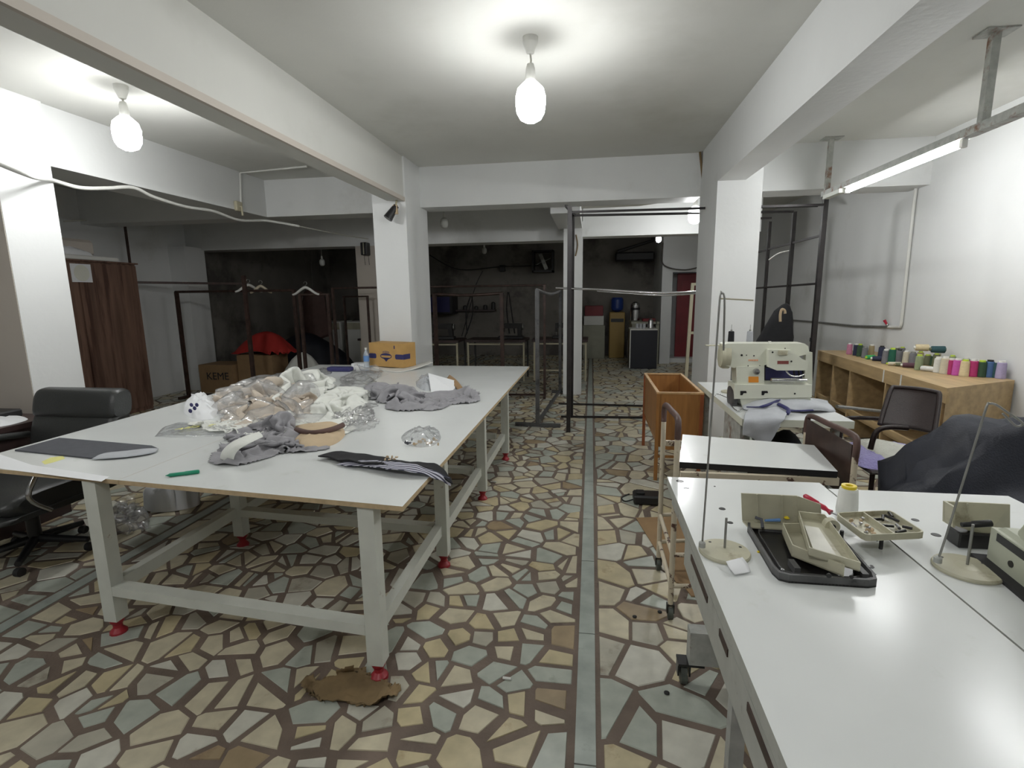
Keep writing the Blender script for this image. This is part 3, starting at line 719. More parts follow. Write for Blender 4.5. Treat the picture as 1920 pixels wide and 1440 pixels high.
# black and pinstriped collar hanging over the edge
sg = thing('striped_collar', P(720, 880, z=TT), 'black collar piece with pinstriped lining hanging over the right table edge', 'clothes')
def PZ(x, y, dz): return P(x, y, z=TT+dz)
b = B(); patch(b, [[PZ(640, 847, .012), PZ(700, 857, .012), PZ(760, 866, .022), PZ(815, 873, .016), PZ(847, 893, -.005)],
                   [PZ(597, 857, .012), PZ(660, 866, .028), PZ(740, 874, .034), PZ(805, 882, .02), PZ(850, 908, -.03)]], 8, amp=.010, fs=14, thick=.006)
b.build('black_panel', 'black_fabric', sg)
def stripes(name, c1, c2, scale):
    mt = mat(name, c1, .85); nt = mt.node_tree; tc = nt.nodes.new('ShaderNodeTexCoord'); wv = nt.nodes.new('ShaderNodeTexWave'); wv.inputs['Scale'].default_value = scale
    wv.bands_direction = 'Y'; wv.inputs['Distortion'].default_value = .4
    rp = nt.nodes.new('ShaderNodeValToRGB'); rp.color_ramp.elements[0].position = .5; rp.color_ramp.elements[1].position = .62
    rp.color_ramp.elements[0].color = (*c1, 1); rp.color_ramp.elements[1].color = (*c2, 1)
    nt.links.new(tc.outputs['Object'], wv.inputs[0]); nt.links.new(wv.outputs[0], rp.inputs[0]); nt.links.new(rp.outputs[0], nt.nodes['Principled BSDF'].inputs['Base Color'])
stripes('pinstripe', (.55, .55, .62), (.05, .05, .08), 26)
b = B(); patch(b, [[PZ(655, 866, .020), PZ(700, 864, .032), PZ(750, 868, .044), PZ(800, 879, .028), PZ(842, 896, -.008)],
                   [PZ(632, 872, .006), PZ(690, 876, .018), PZ(745, 882, .03), PZ(795, 890, .016), PZ(846, 912, -.045)]], 8, amp=.007, fs=20, thick=.004, seed=5)
b.build('pinstripe_lining', 'pinstripe', sg)
# small bag of buttons
cloth_heap('button_bag', 'small clear bag of buttons near the right table edge', 'plastic bag', [(752, 822), (775, 806), (815, 806), (826, 820), (812, 836), (775, 838)], .045, 'film_light', seed=41, folds=12, rough=.7, m=48, fine=.3)
random.seed(5)
for i in range(16):
    x = 760+i*4.1; y = 828+random.uniform(-5, 5); c = P(x, y, z=TT+.006+random.uniform(0, .012)); dk = i < 4
    o = B().lathe(c, [(.006, -.003), (.0085, -.001), (.0085, .002), (.005, .0035), (.002, .002)], 10, axis='xyz'[i % 3]).build('button', 'charcoal_fabric' if dk else 'tan_fabric')
    tag(o, 'dark button at the left side inside the small clear bag' if dk else 'beige button inside the small clear bag', 'button', 'dark buttons in the clear bag' if dk else 'beige buttons in the clear bag')
for i in range(6):
    c = P(722+i*4.3, 862-(i % 2)*5, z=TT+.03)
    tag(B().lathe(c, [(.005, -.003), (.008, -.001), (.008, .002), (.004, .003)], 10, axis='xyz'[i % 3]).build('button', 'tan_fabric'), 'beige button lying on the black collar piece', 'button', 'beige buttons on the collar')
# green marker
a, c = P(310, 892, z=TT+.009), P(374, 884, z=TT+.009); d = c-a
mk = thing('green_marker', (a+c)/2-Vector((0, 0, .009)), 'green marker pen near the front table edge', 'pen')
B().tube([a+d*.08, a+d*.13, a+d*.60], [.005, .0085, .0085], 12).build('pen_barrel', 'green_plastic', mk)
B().tube([a+d*.58, a+d*.97, a+d], [.0095, .0092, .006], 12).build('pen_cap', 'green_plastic', mk); B().tube([a, a+d*.09], [.0015, .005], 8).build('pen_tip', 'green_plastic', mk)
# dark cloth at the left end
dc = thing('charcoal_cloth', P(150, 842, z=TT), 'charcoal cloth panel folded flat at the left end of the tabletop', 'clothes')
B().prism(pxpoly([(28, 846), (112, 823), (285, 838), (296, 843), (280, 852), (172, 861)], TT), TT+.0006, TT+.008).build('cloth_panel', 'charcoal_fabric', dc)
b = B(); patch(b, [[PZ(178, 857, .012), PZ(200, 850, .014), PZ(240, 846, .014), PZ(275, 842, .014), PZ(297, 842, .008)], [PZ(172, 862, .004), PZ(205, 860, .008), PZ(240, 857, .008), PZ(275, 852, .008), PZ(292, 848, .005)]], 5, thick=.004); b.build('grey_hem', 'light_grey_fabric', dc)
B().prism(pxpoly([(78, 866), (95, 858), (118, 855), (122, 860), (100, 867), (84, 871)], TT), TT, TT+.0008).build('yellow_mark', 'yellow_print', ct)
B().prism(pxpoly([(0, 852), (60, 872), (205, 894), (190, 903), (10, 880), (-30, 870)], TT), TT, TT+.0006).build('paper_sheet', 'white_paper', ct)
# carton, bottle and small stuff at the far end
c0, c1, c2 = P(694, 688, z=TT), P(757, 692, z=TT), P(774, 686, z=TT)
ux = (c1-c0).normalized(); uy = Vector((-ux.y, ux.x, 0)); W_ = (c1-c0).length; D_ = .22; H_ = .255
TM = Matrix.Translation(c0+Vector((0, 0, .012)))@Matrix(((ux.x, uy.x, 0, 0), (ux.y, uy.y, 0, 0), (0, 0, 1, 0), (0, 0, 0, 1)))
bx = thing('carton', TM@Vector((W_/2, D_/2, 0)), 'orange brown carton with navy emblem at the far end of the cutting table', 'box')
B(TM).box((0, 0, 0), (W_, D_, H_)).build('carton_body', 'cardboard_orange', bx)
B(TM).box((0, .0, H_), (W_, D_*.495, H_+.003)).box((0, D_*.505, H_), (W_, D_, H_+.003)).build('lid_flap', 'cardboard_orange', bx)
b = B(TM); oct_ = lambda cx, cz, w_, h_: [(cx-w_, cz-h_*.6), (cx-w_*.8, cz-h_), (cx+w_*.8, cz-h_), (cx+w_, cz-h_*.6), (cx+w_, cz+h_*.6), (cx+w_*.8, cz+h_), (cx-w_*.8, cz+h_), (cx-w_, cz+h_*.6)]
b.ext(oct_(W_*.10, H_*.45, W_*.11, H_*.105), 'y', -.001, .001); b.ext(oct_(W_*.89, H_*.45, W_*.12, H_*.105), 'y', -.001, .001)
b.ext([(D_*.0, H_*.34), (D_*.55, H_*.34), (D_*.55, H_*.56), (D_*.0, H_*.56)], 'x', W_-.001, W_+.001)
ell = lambda cx, cz, w_, h_, a0=0, a1=2*PI, n=18: [(cx+w_*math.cos(a0+(a1-a0)*i/n), cz+h_*math.sin(a0+(a1-a0)*i/n)) for i in range(n+1)]
for (w0, h0, w1, h1, y_) in ((.17, .13, .15, .10, 0),):
    for i in range(18):
        e0 = ell(W_*.5, H_*.46, W_*w0, H_*h0); e1 = ell(W_*.5, H_*.46, W_*w1, H_*h1); b.ext([e0[i], e0[i+1], e1[i+1], e1[i]], 'y', -.001, .001)
b.ext(ell(W_*.5, H_*.47, W_*.15, H_*.09, .2, PI-.2, 8), 'y', -.0012, .001); b.ext([(W_*.36, H_*.40), (W_*.44, H_*.33), (W_*.5, H_*.22), (W_*.56, H_*.33), (W_*.64, H_*.40)], 'y', -.001, .001)
for k in range(7): b.ext([(W_*(.41+.03*k)-.003, H_*.60), (W_*(.41+.03*k)+.003, H_*.60), (W_*(.41+.03*k)+.003, H_*(.66+.03*math.sin(k*PI/6))), (W_*(.41+.03*k)-.003, H_*(.66+.03*math.sin(k*PI/6)))], 'y', -.001, .001)
b.ext([(W_*.74, H_*.78), (W_*.77, H_*.78), (W_*.77, H_*.92), (W_*.74, H_*.92)], 'y', -.001, .001)
b.build('navy_print', 'ink_navy', bx)
b = B(); b.ext([(0, 0), (0, 0)], 'y', 0, 0) if False else None
patch(b, [[P(700, 690, z=TT+.008), P(740, 697, z=TT+.008), P(775, 692, z=TT+.012), P(812, 679, z=TT+.05)], [P(700, 686, z=TT+.008), P(740, 690, z=TT+.008), P(775, 684, z=TT+.012), P(806, 676, z=TT+.05)]], 6, thick=.006)
tag(b.build('foam_sheet', 'white_plastic'), 'curved white foam sheet under the orange carton', 'foam sheet')
c = P(688, 690, z=TT); bt = thing('water_bottle', c, 'small clear water bottle with blue label left of the carton', 'bottle')
B().lathe(c, [(.028, 0), (.031, .01), (.029, .06), (.031, .07), (.031, .14), (.026, .16), (.012, .19), (.012, .205)], 16).build('bottle_body', 'bottle_clear', bt)
B().lathe(c, [(.0315, .075), (.0315, .135)], 16).build('bottle_label', 'bottle_blue', bt); B().lathe(c, [(.014, .203), (.014, .222)], 12).build('bottle_cap', 'white_plastic', bt)
a = P(612, 697, z=TT); b = B(); b.box(a, a+Vector((.26, .10, .045)), bev=.01)
tag(b.build('navy_pack', 'ink_navy'), 'small navy blue pack lying left of the bottle', 'pack')
a = P(655, 688, z=TT); b = B(); b.box(a+Vector((0, .05, 0)), a+Vector((.18, .17, .03))); tag(b.build('pale_box', 'white_paper'), 'flat pale pink box left of the water bottle', 'box')
cloth_heap('small_rag', 'small clear wrap beside the navy pack', 'plastic bag', [(592, 700), (600, 692), (618, 692), (622, 700), (605, 704)], .03, 'film', seed=44, folds=14, rough=.8, m=32)
# ================================================================= things on the right worktops
for (x, y, r) in ((1354, 954, .012), (1369, 980, .010), (1340, 912, .004), (1275, 902, .016)):
    o = B().lathe(P(x, y, z=WT), [(r, 0), (r*.9, .0012), (r*.5, .0012)], 14).build('cable_hole', 'oily_black', wtL)
for (x, y, r) in ((1716, 975, .012), (1755, 1003, .014), (1590, 912, .008)):
    B().lathe(P(x, y, z=WT), [(r, 0), (r*.9, .0012), (r*.5, .0012)], 14).build('cable_hole', 'oily_black', wtR)
def thread_stand(c, r, pin_h, rodb, top, hook, label, pinr=.0035):
    t = thing('thread_stand', c, label, 'thread stand')
    B().lathe(c, [(r, .0006), (r*1.01, .006), (r*.97, .011), (r*.35, .013), (r*.2, .016), (.008, .017)], 36).build('base_disc', 'machine_beige', t)
    B().tube([c+Vector((0, 0, .012)), c+Vector((0, 0, pin_h))], pinr, 8).build('spool_pin', 'dull_metal', t)
    B().lathe(rodb, [(.010, .008), (.010, .022), (.006, .026)], 10).build('rod_socket', 'rust_paint', t)
    pts = [rodb+Vector((0, 0, .01))]+[rodb.lerp(top, k/5) for k in range(1, 6)]
    B().tube(smooth_path(pts+hook, 3), .0028, 8).build('wire_rod', 'dull_metal', t)
    for a in (2.2, .4):
        B().lathe(c+Vector((math.cos(a)*r*.75, math.sin(a)*r*.75, 0)), [(.005, .0115), (.004, .0125)], 8).build('screw_hole', 'oily_black', t)
    return t
c = P(1358, 1037, z=WT); rb = P(1316, 1030, z=WT+.012); tp = P(1350, 556, y=rb.y)
thread_stand(c, .0725, .112, rb, tp, [tp+Vector((.004, 0, .008)), tp+Vector((.012, 0, -.004)), tp+Vector((.018, .01, -.10)), tp+Vector((.022, .02, -.15))],
             'tall wire thread stand with a beige disc on the left worktop')
b = B(); b.tube([P(1352, 560, y=rb.y), P(1412, 563, y=rb.y+.02)], .0022, 6); o = b.build('cross_wire', 'frame_cream', bpy.data.objects['thread_stand'])
c = P(1812, 1069, z=WT); rb = P(1757, 1059, z=WT+.012); y2 = rb.y-.03; tp = P(1850, 762, y=y2)
thread_stand(c, .078, .135, rb, tp, [P(1856, 757, y=y2), P(1868, 759, y=y2-.005), P(1890, 774, y=y2-.01), P(1914, 790, y=y2-.015), P(1916, 797, y=y2-.012), P(1906, 799, y=y2-.01), P(1896, 791, y=y2-.005), P(1880, 775, y=y2)],
             'bent wire thread stand on a beige disc at the right edge')
# price note
b = B(); patch(b, [[P(1361, 1053, z=WT+.016), P(1392, 1045, z=WT+.018)], [P(1368, 1066, z=WT+.015), P(1402, 1058, z=WT+.013)], [P(1378, 1078, z=WT+.006), P(1407, 1073, z=WT+.004)]], 4, thick=.0008)
tag(b.build('paper_note', 'white_paper'), 'small torn white note on the rim of the left thread stand disc', 'paper')
# dark oil tray
tray = thing('oil_tray', P(1520, 1050, z=WT), 'dark grey oily machine tray holding the beige covers', 'tray')
tq = [P(*p, z=WT) for p in ((1395, 987), (1456, 1092), (1652, 1105), (1562, 1003))]; tq = [tq[0], tq[1], tq[2], tq[3]]
cc = sum(tq, Vector())/4
def inset(q, k): return [cc+(p-cc)*k for p in q]
def wall_ring(b, q, k0, k1, z0, z1, mi=0):
    o_, i_ = inset(q, k0), inset(q, k1); n = len(q)
    for i in range(n):
        j = (i+1) % n; vs = [Vector((p.x, p.y, z)) for z in (z0, z1) for p in (o_[i], o_[j], i_[j], i_[i])]
        b.add(vs, [(3, 2, 1, 0), (4, 5, 6, 7), (0, 1, 5, 4), (1, 2, 6, 5), (2, 3, 7, 6), (3, 0, 4, 7)], mi)
def rounded(q, r=.12):
    out = []
    for i in range(len(q)):
        a, p, c_ = q[i-1], q[i], q[(i+1) % len(q)]
        for t in (0, .5, 1):
            u = p.lerp(a, r); v = p.lerp(c_, r); out.append(u.lerp(p, t).lerp(p.lerp(v, t), t))
    return out
tr = rounded(tq)
b = B(); b.prism([tuple(p)[:2] for p in tr], WT+.0006, WT+.006); b.build('tray_floor', 'oily_black', tray)
b = B(); wall_ring(b, tr, 1, .95, WT+.001, WT+.024); b.build('tray_rim', 'dark_grey_cast', tray)
b = B(); wall_ring(b, tr, .80, .78, WT+.005, WT+.012); b.build('inner_ridge', 'dark_grey_cast', tray)
for (x, y) in ((1487, 1066), (1612, 1077)):
    p = P(x, y, z=WT+.006); B().box(p-Vector((.008, .03, 0)), p+Vector((.008, .02, .018))).build('rib', 'dark_grey_cast', tray)
for (x, y) in ((1467, 1073), (1634, 1090), (1600, 1040)):
    B().lathe(P(x, y, z=WT+.006), [(.006, 0), (.007, .004), (.005, .009), (.002, .011)], 10).build('screw', 'screw_metal', tray)
# beige machine covers
def cover(name, label, pts, wh, th=.004, m_='machine_beige', extra=None, low=None):
    """open box: floor quad pts (world), walls of height wh"""
    t = thing(name, sum(pts, Vector())/len(pts), label, 'machine cover')
    n = len(pts); nrm = (pts[1]-pts[0]).cross(pts[2]-pts[1]).normalized()
    if nrm.z < 0: nrm = -nrm
    c_ = sum(pts, Vector())/n
    b = B(); up = [p+nrm*th for p in pts]; vs = pts+up
    b.add(vs, [tuple(range(n-1, -1, -1)), tuple(range(n, 2*n))]+[(i, (i+1) % n, n+(i+1) % n, n+i) for i in range(n)]); b.build('cover_floor', m_, t)
    for i in range(n):
        if low and i in low: continue
        j = (i+1) % n; a, e = pts[i], pts[j]; ia = a+(c_-a).normalized()*th*1.3; ie = e+(c_-e).normalized()*th*1.3
        vs = [a, e, ie, ia, a+nrm*wh, e+nrm*wh, ie+nrm*wh, ia+nrm*wh]
        B().add(vs, [(3, 2, 1, 0), (4, 5, 6, 7), (0, 1, 5, 4), (1, 2, 6, 5), (2, 3, 7, 6), (3, 0, 4, 7)]).build('cover_wall', m_, t)
    return t, nrm
Z1 = WT+.012
t, nr = cover('beige_cover', 'beige open machine cover leaning lowest across the dark tray', [P(1466, 1000, z=Z1+.008), P(1500, 1000, z=Z1+.008), P(1582, 1082, z=Z1+.012), P(1484, 1043, z=Z1+.008)], .034)
B().lathe(P(1553, 1078, z=Z1+.030)+Vector((0, -.003, 0)), [(.006, -.002), (.006, .002)], 12, axis='y').build('bolt_hole', 'oily_black', t)
t, nr = cover('beige_cover', 'beige shallow cover lying open on top with a pale dusty inside', [P(1496, 972, z=Z1+.045), P(1545, 978, z=Z1+.045), P(1612, 1072, z=Z1+.03), P(1516, 1043, z=Z1+.038)], .026)
B().prism([tuple(p)[:2] for p in (P(1508, 985, z=Z1+.05), P(1535, 990, z=Z1+.05), P(1568, 1045, z=Z1+.045), P(1524, 1032, z=Z1+.045))], Z1+.044, Z1+.0505).build('dust_layer', 'stone_pale', t)
B().lathe(P(1595, 1080, z=Z1+.032)+Vector((0, -.004, 0)), [(.005, -.002), (.005, .002)], 12, axis='y').build('bolt_hole', 'oily_black', t)
B().lathe(P(1558, 985, z=Z1+.05), [(.010, -.012), (.0215, -.012), (.0215, .012), (.010, .012)], 20, axis='y').build('pulley_boss', 'machine_beige', t)
B().lathe(P(1558, 985, z=Z1+.05)+Vector((0, -.0125, 0)), [(.009, -.001), (.009, .001)], 12, axis='y').build('bolt_hole', 'oily_black', t)
t = thing('beige_cover', P(1460, 975, z=WT), 'upright beige cover panel standing behind the tray', 'machine cover')
ya = P(1395, 975, z=WT+.03).y
A0, A1, A2 = P(1392, 976, z=WT+.026), P(1497, 982, z=WT+.026), P(1541, 984, z=WT+.026)
U0, U1, U2 = [P(x, y, y=a.y) for (x, y), a in (((1390, 925), A0), ((1495, 930), A1), ((1539, 946), A2))]
b = B(); th = Vector((0, .005, 0)); 
for (a, e, ue, ua) in ((A0, A1, U1, U0), (A1, A2, U2, U1)):
    vs = [a, e, ue, ua, a+th, e+th, ue+th, ua+th]; b.add(vs, [(0, 1, 2, 3), (7, 6, 5, 4), (0, 4, 5, 1), (1, 5, 6, 2), (2, 6, 7, 3), (3, 7, 4, 0)])
b.build('cover_panel', 'machine_beige', t)
for k in (.28, .72, 1.0):
    p = A0.lerp(A1, k); q = U0.lerp(U1, k); B().sqbar(p-th*.5, q-th*.5, .004).build('rib', 'machine_beige', t)
B().add([A0, A1, A1+Vector((0, -.03, -.008)), A0+Vector((.01, -.03, -.008)), A0-Vector((0, 0, .004)), A1-Vector((0, 0, .004)), A1+Vector((0, -.03, -.012)), A0+Vector((.01, -.03, -.012))], [(3, 2, 1, 0), (4, 5, 6, 7), (2, 3, 7, 6), (0, 1, 5, 4), (1, 2, 6, 5), (3, 0, 4, 7)]).build('cover_lip', 'machine_beige', t)
B().tube([P(1414, 978, z=WT+.025), P(1470, 982, z=WT+.025)], .007, 10).build('round_edge', 'machine_beige', t)
tag(B().tube([P(1416, 970, z=WT+.05), P(1428, 974, z=WT+.048), P(1430, 990, z=WT+.03)], .005, 8).build('blue_clip', 'charcoal_fabric'), 'blue grey clip hanging on the beige cover lip', 'clip')
tag(B().tube([P(1434, 976, z=WT+.042), P(1462, 975, z=WT+.042)], [.004, .006], 8).build('blue_tool', 'bottle_blue'), 'short blue tool lying in the upright cover', 'tool')
tag(B().lathe(P(1475, 971, z=WT+.045), [(.004, -.004), (.009, 0), (.004, .005)], 10).build('yellow_stopper', 'yellow_plastic'), 'small yellow plastic stopper beside the blue tool', 'stopper')
# screwdriver
sd = thing('screwdriver', P(1533, 945, z=WT+.06), 'red handled screwdriver leaning on the upright cover', 'screwdriver')
h0, h1, h2, h3, h4 = P(1507, 929, z=WT+.075), P(1534, 943, z=WT+.068), P(1545, 952, z=WT+.062), P(1558, 961, z=WT+.055), P(1575, 968, z=WT+.048)
B().tube([h0, h0.lerp(h1, .1), h0.lerp(h1, .5), h1], [.004, .009, .0085, .006], 12).build('handle', 'red_handle', sd)
B().tube([h1, h2, h2.lerp(h3, .5), h3], [.004, .0095, .006, .010], 10).build('grip_ring', 'red_handle', sd)
B().tube([h3, h4], .0025, 8).build('shaft', 'screw_metal', sd)
# thread cone
c = P(1587, 962, z=WT); tc_ = thing('thread_cone', c, 'big cone of white thread with a yellow top on the worktop', 'thread cone')
B().lathe(c, [(.032, .0006), (.034, .012), (.033, .03), (.029, .085), (.027, .092)], 28).build('thread_winding', 'white_fabric', tc_)
B().lathe(c, [(.021, .088), (.024, .099), (.023, .103), (.012, .102), (.010, .092)], 24).build('cone_core', 'yellow_plastic', tc_)
# two compartment parts tray on posts
pt = thing('parts_tray', P(1651, 1029, z=WT), 'raised beige two-compartment tray on posts beside the thread cone', 'tray')
ZT = WT+.052
rim = [P(1566, 961, z=ZT+.016), P(1670, 956, z=ZT+.016), P(1736, 998, z=ZT+.016), P(1622, 1003, z=ZT+.016)]
for p in rim: p.z = ZT+.016
cc = sum(rim, Vector())/4
b = B(); b.prism([tuple(p)[:2] for p in rounded(inset(rim, .98), .1)], ZT-.004, ZT); b.build('tray_floor', 'machine_beige', pt)
b = B(); wall_ring(b, rounded(rim, .1), 1, .955, ZT-.004, ZT+.016); b.build('tray_rim', 'machine_beige', pt)
m1, m2 = (rim[0]+rim[1])/2, (rim[2]+rim[3])/2; B().sqbar(m1-Vector((0, 0, .010)), m2-Vector((0, 0, .010)), .004, w2=.018).build('divider', 'machine_beige', pt)
for (x, y, px_) in ((1651, 1029, 0), (1576, 1023, 1)):
    p = P(x, y, z=WT); B().tube([p+Vector((0, 0, .0)), Vector((p.x, p.y, ZT-.003))], .0055, 10).build('post', 'machine_dark', pt)
    if px_: B().lathe(p, [(.012, 0), (.012, .010), (.008, .013)], 6).build('nut', 'oily_black', pt)
random.seed(9)
for i in range(14):
    u, v = random.uniform(.1, .42), random.uniform(.15, .85); p = rim[0].lerp(rim[1], u).lerp(rim[3].lerp(rim[2], u), v); p.z = ZT+.004
    if i < 6: o = B().lathe(p, [(.003, -.003), (.004, .002), (.0055, .003), (.0055, .006), (.002, .007)], 8, axis='zxy'[i % 3]).build('small_screw', 'screw_metal'); tag(o, 'small bright screw in the left compartment of the parts tray', 'screw', 'screws in the parts tray')
    else: o = B().lathe(p, [(.005, -.003), (.007, 0), (.004, .003)], 8, axis='zxy'[i % 3]).build('small_bead', 'tan_fabric'); tag(o, 'small yellowed plastic bit in the left compartment of the parts tray', 'plastic part', 'plastic bits in the parts tray')
for i, (u, v, ln) in enumerate(((.6, .3, .03), (.72, .25, .04), (.85, .3, .05), (.6, .6, .045), (.75, .65, .05), (.88, .7, .03), (.68, .85, .04), (.93, .12, .035))):
    p = rim[0].lerp(rim[1], u).lerp(rim[3].lerp(rim[2], u), v); p.z = ZT+.008; a = i*1.1
    o = B().tube([p-Vector((math.cos(a), math.sin(a), 0))*ln*.4, p+Vector((math.cos(a), math.sin(a), .2))*ln*.4], .0045, 8).build('metal_part', 'screw_metal' if i == 4 else 'oily_black')
    tag(o, 'bright metal part in the dark compartment of the parts tray' if i == 4 else 'oily black metal part in the right compartment of the parts tray', 'metal part', None if i == 4 else 'oily parts in the tray')
a = P(1622, 1000, z=WT+.05); tag(B().tube([a, P(1646, 1014, z=WT+.034)], .003, 6).build('blue_rod', 'charcoal_fabric'), 'thin blue grey rod sticking out under the parts tray', 'rod')
for (x, y) in ((1597, 1036), (1634, 1064), (1780, 1043)):
    p = P(x, y, z=WT); tag(B().lathe(p, [(.006, .0004), (.007, .003), (.004, .006)], 10).build('loose_screw', 'screw_metal'), {1597: 'bright loose screw right behind the dark tray', 1634: 'flat loose screw at the right corner of the dark tray', 1780: 'tiny screw in front of the right thread stand disc'}[x], 'screw')
tag(B().lathe(P(1422, 1036, z=WT), [(.003, .0003), (.005, .003), (.002, .005)], 8).build('yellow_bit', 'yellow_plastic'), 'tiny yellow plastic bit by the left side of the dark tray', 'plastic part')
for (x, y, dx) in ((1282, 915, .02), (1620, 1075, .03)):
    p = P(x, y, z=WT+.001); tag(B().tube([p, p+Vector((dx*.5, .003, 0)), p+Vector((dx, -.002, 0))], .0009, 5).build('thread_scrap', 'charcoal_fabric'), 'thin thread scrap at the far left corner of the worktop' if x < 1300 else 'thin thread scrap in front of the dark tray', 'thread scrap')
# bracket cover and the greenish machine at the right edge
t = thing('bracket_cover', P(1830, 985, z=WT), 'beige bracket cover standing beside the greenish machine', 'machine cover')
ya = 1.66; q = [P(1769, 978, y=ya), P(1850, 1006, y=ya-.02), P(1894, 990, y=ya), P(1894, 946, y=ya), P(1770, 940, y=ya)]
zb = min(p.z for p in q)
vs = q+[p+Vector((0, .005, 0)) for p in q]; B().add(vs, [(0, 1, 2, 3, 4), (9, 8, 7, 6, 5)]+[(i, i+5, (i+1) % 5+5, (i+1) % 5) for i in range(5)]).build('cover_panel', 'machine_beige', t)
B().sqbar(q[4]+Vector((.004, -.02, 0)), q[0]+Vector((.004, -.02, 0)), .006, w2=.04).build('side_flange', 'machine_beige', t)
B().sqbar(P(1814, 944, y=ya-.006), P(1816, 995, y=ya-.006), .004).build('rib', 'machine_beige', t)
B().box((q[0].x+.03, ya-.03, WT+.0006), (q[2].x-.02, ya+.03, zb+.01), bev=.004).build('black_cavity', 'oily_black', t)  # solid black block drawn for the dark cavity under the cover
B().tube([P(1803, 984, y=ya-.06), P(1822, 983, y=ya-.06), P(1824, 983, y=ya-.06), P(1858, 981, y=ya-.06)], [.007, .007, .010, .010], 12).build('lever_handle', 'black_plastic', t)
gm = thing('sewing_machine', P(1900, 1040, z=WT), 'greenish cream sewing machine cut off by the right edge', 'sewing machine')
a = P(1850, 1045, z=WT+.012); e = P(1925, 1105, z=WT+.012); dr = (e-a); dr.z = 0; dr.normalize(); nr = Vector((-dr.y, dr.x, 0))
if nr.x < 0: nr = -nr
def gp(u, v, z): p = a+dr*u+nr*v; return (p.x, p.y, z)
def gbox(b, u0, u1, v0, v1, z0, z1, mi=0, tp=0.0):
    vs = [gp(u0, v0, z0), gp(u1, v0, z0), gp(u1, v1, z0), gp(u0, v1, z0), gp(u0+tp, v0+tp, z1), gp(u1-tp, v0+tp, z1), gp(u1-tp, v1-tp, z1), gp(u0+tp, v1-tp, z1)]
    b.add(vs, [(3, 2, 1, 0), (4, 5, 6, 7), (0, 1, 5, 4), (1, 2, 6, 5), (2, 3, 7, 6), (3, 0, 4, 7)], mi)
b = B(); gbox(b, -.02, .45, -.03, .30, WT+.0006, WT+.012); b.build('base_mat', 'black_rubber', gm)
b = B(); gbox(b, 0, .42, 0, .26, WT+.012, WT+.105); gbox(b, .01, .41, .01, .25, WT+.105, WT+.115, tp=.01); b.build('machine_bed', 'machine_green', gm)
b = B(); gbox(b, .03, .40, -.0015, .002, WT+.078, WT+.100); b.build('black_band', 'black_plastic', gm)
B().lathe(gp(.10, -.0005, WT+.045), [(.009, -.002), (.009, .002)], 14, axis='x').build('bolt_hole', 'oily_black', gm)
B().lathe(gp(.10, .115, WT+.112), [(.098, 0), (.090, .02), (.078, .06), (.066, .12), (.060, .20), (.05, .24)], 24).build('machine_column', 'machine_green', gm)
b = B(); gbox(b, .08, .42, .09, .17, WT+.25, WT+.33, tp=.012); b.build('machine_arm', 'machine_green', gm)
# ================================================================= trolley
tr = thing('trolley', (.80, 2.68, 0), 'trolley with white top and peeling cream tube frame between the worktops', 'trolley')
b = B(); b.prism([(.425, 2.46), (1.10, 2.40), (1.165, 2.82), (.525, 2.965)], .722, .752, 0, 1); b.build('top_board', ['black_plastic', 'laminate'], tr)
B().box((.425, 2.40, .685), (1.11, 2.425, .720)).build('frame_rail', 'peel_cream', tr); B().box((.43, 2.93, .69), (1.15, 2.95, .720)).build('frame_rail', 'peel_cream', tr)
for xx, y0, y1 in ((.395, 2.35, 2.80), (1.185, 2.44, 2.98)):
    zt = .985 if xx < 1 else .90
    l = B().tube([(xx, y0, .06), (xx, y0, zt-.09)], .013, 10).build('leg', 'peel_cream', tr)
    l2 = B().tube([(xx, y1, .06), (xx, y1, zt-.12)], .013, 10).build('leg', 'peel_cream', tr)
    B().tube(smooth_path([(xx, y0, zt-.09), (xx, y0, zt-.03), (xx+.002, y0+.04, zt), (xx+.004, (y0+y1)/2, zt-.01), (xx+.002, y1-.04, zt-.02), (xx, y1, zt-.06), (xx, y1, zt-.12)], 4), .0145, 10).build('push_handle', 'peel_brown', tr)
    for k, yy in enumerate((y0, y1)):
        w_ = B().lathe((xx, yy, .034), [(.008, -.012), (.034, -.011), (.034, .011), (.008, .012)], 18, axis='x').build('caster_wheel', 'caster_grey', tr)
        B().box((xx-.018, yy-.014, .034), (xx-.013, yy+.014, .075)).box((xx+.013, yy-.014, .034), (xx+.018, yy+.014, .075)).box((xx-.018, yy-.014, .07), (xx+.018, yy+.014, .078)).build('caster_fork', 'oily_black', w_)
B().box((1.175, 2.46, .60), (1.180, 2.96, .86)).build('end_panel', 'brown_steel', tr)
for z_ in (.33, .17):
    B().tube([(.395, 2.35, z_), (1.185, 2.44, z_)], .011, 8).build('cross_rail', 'peel_cream', tr); B().tube([(.395, 2.80, z_), (1.185, 2.98, z_)], .011, 8).build('cross_rail', 'peel_cream', tr)
B().tube([(.395, 2.35, .33), (.395, 2.80, .33)], .011, 8).build('cross_rail', 'peel_cream', tr); B().tube([(.395, 2.35, .17), (.395, 2.80, .17)], .011, 8).build('cross_rail', 'peel_cream', tr)
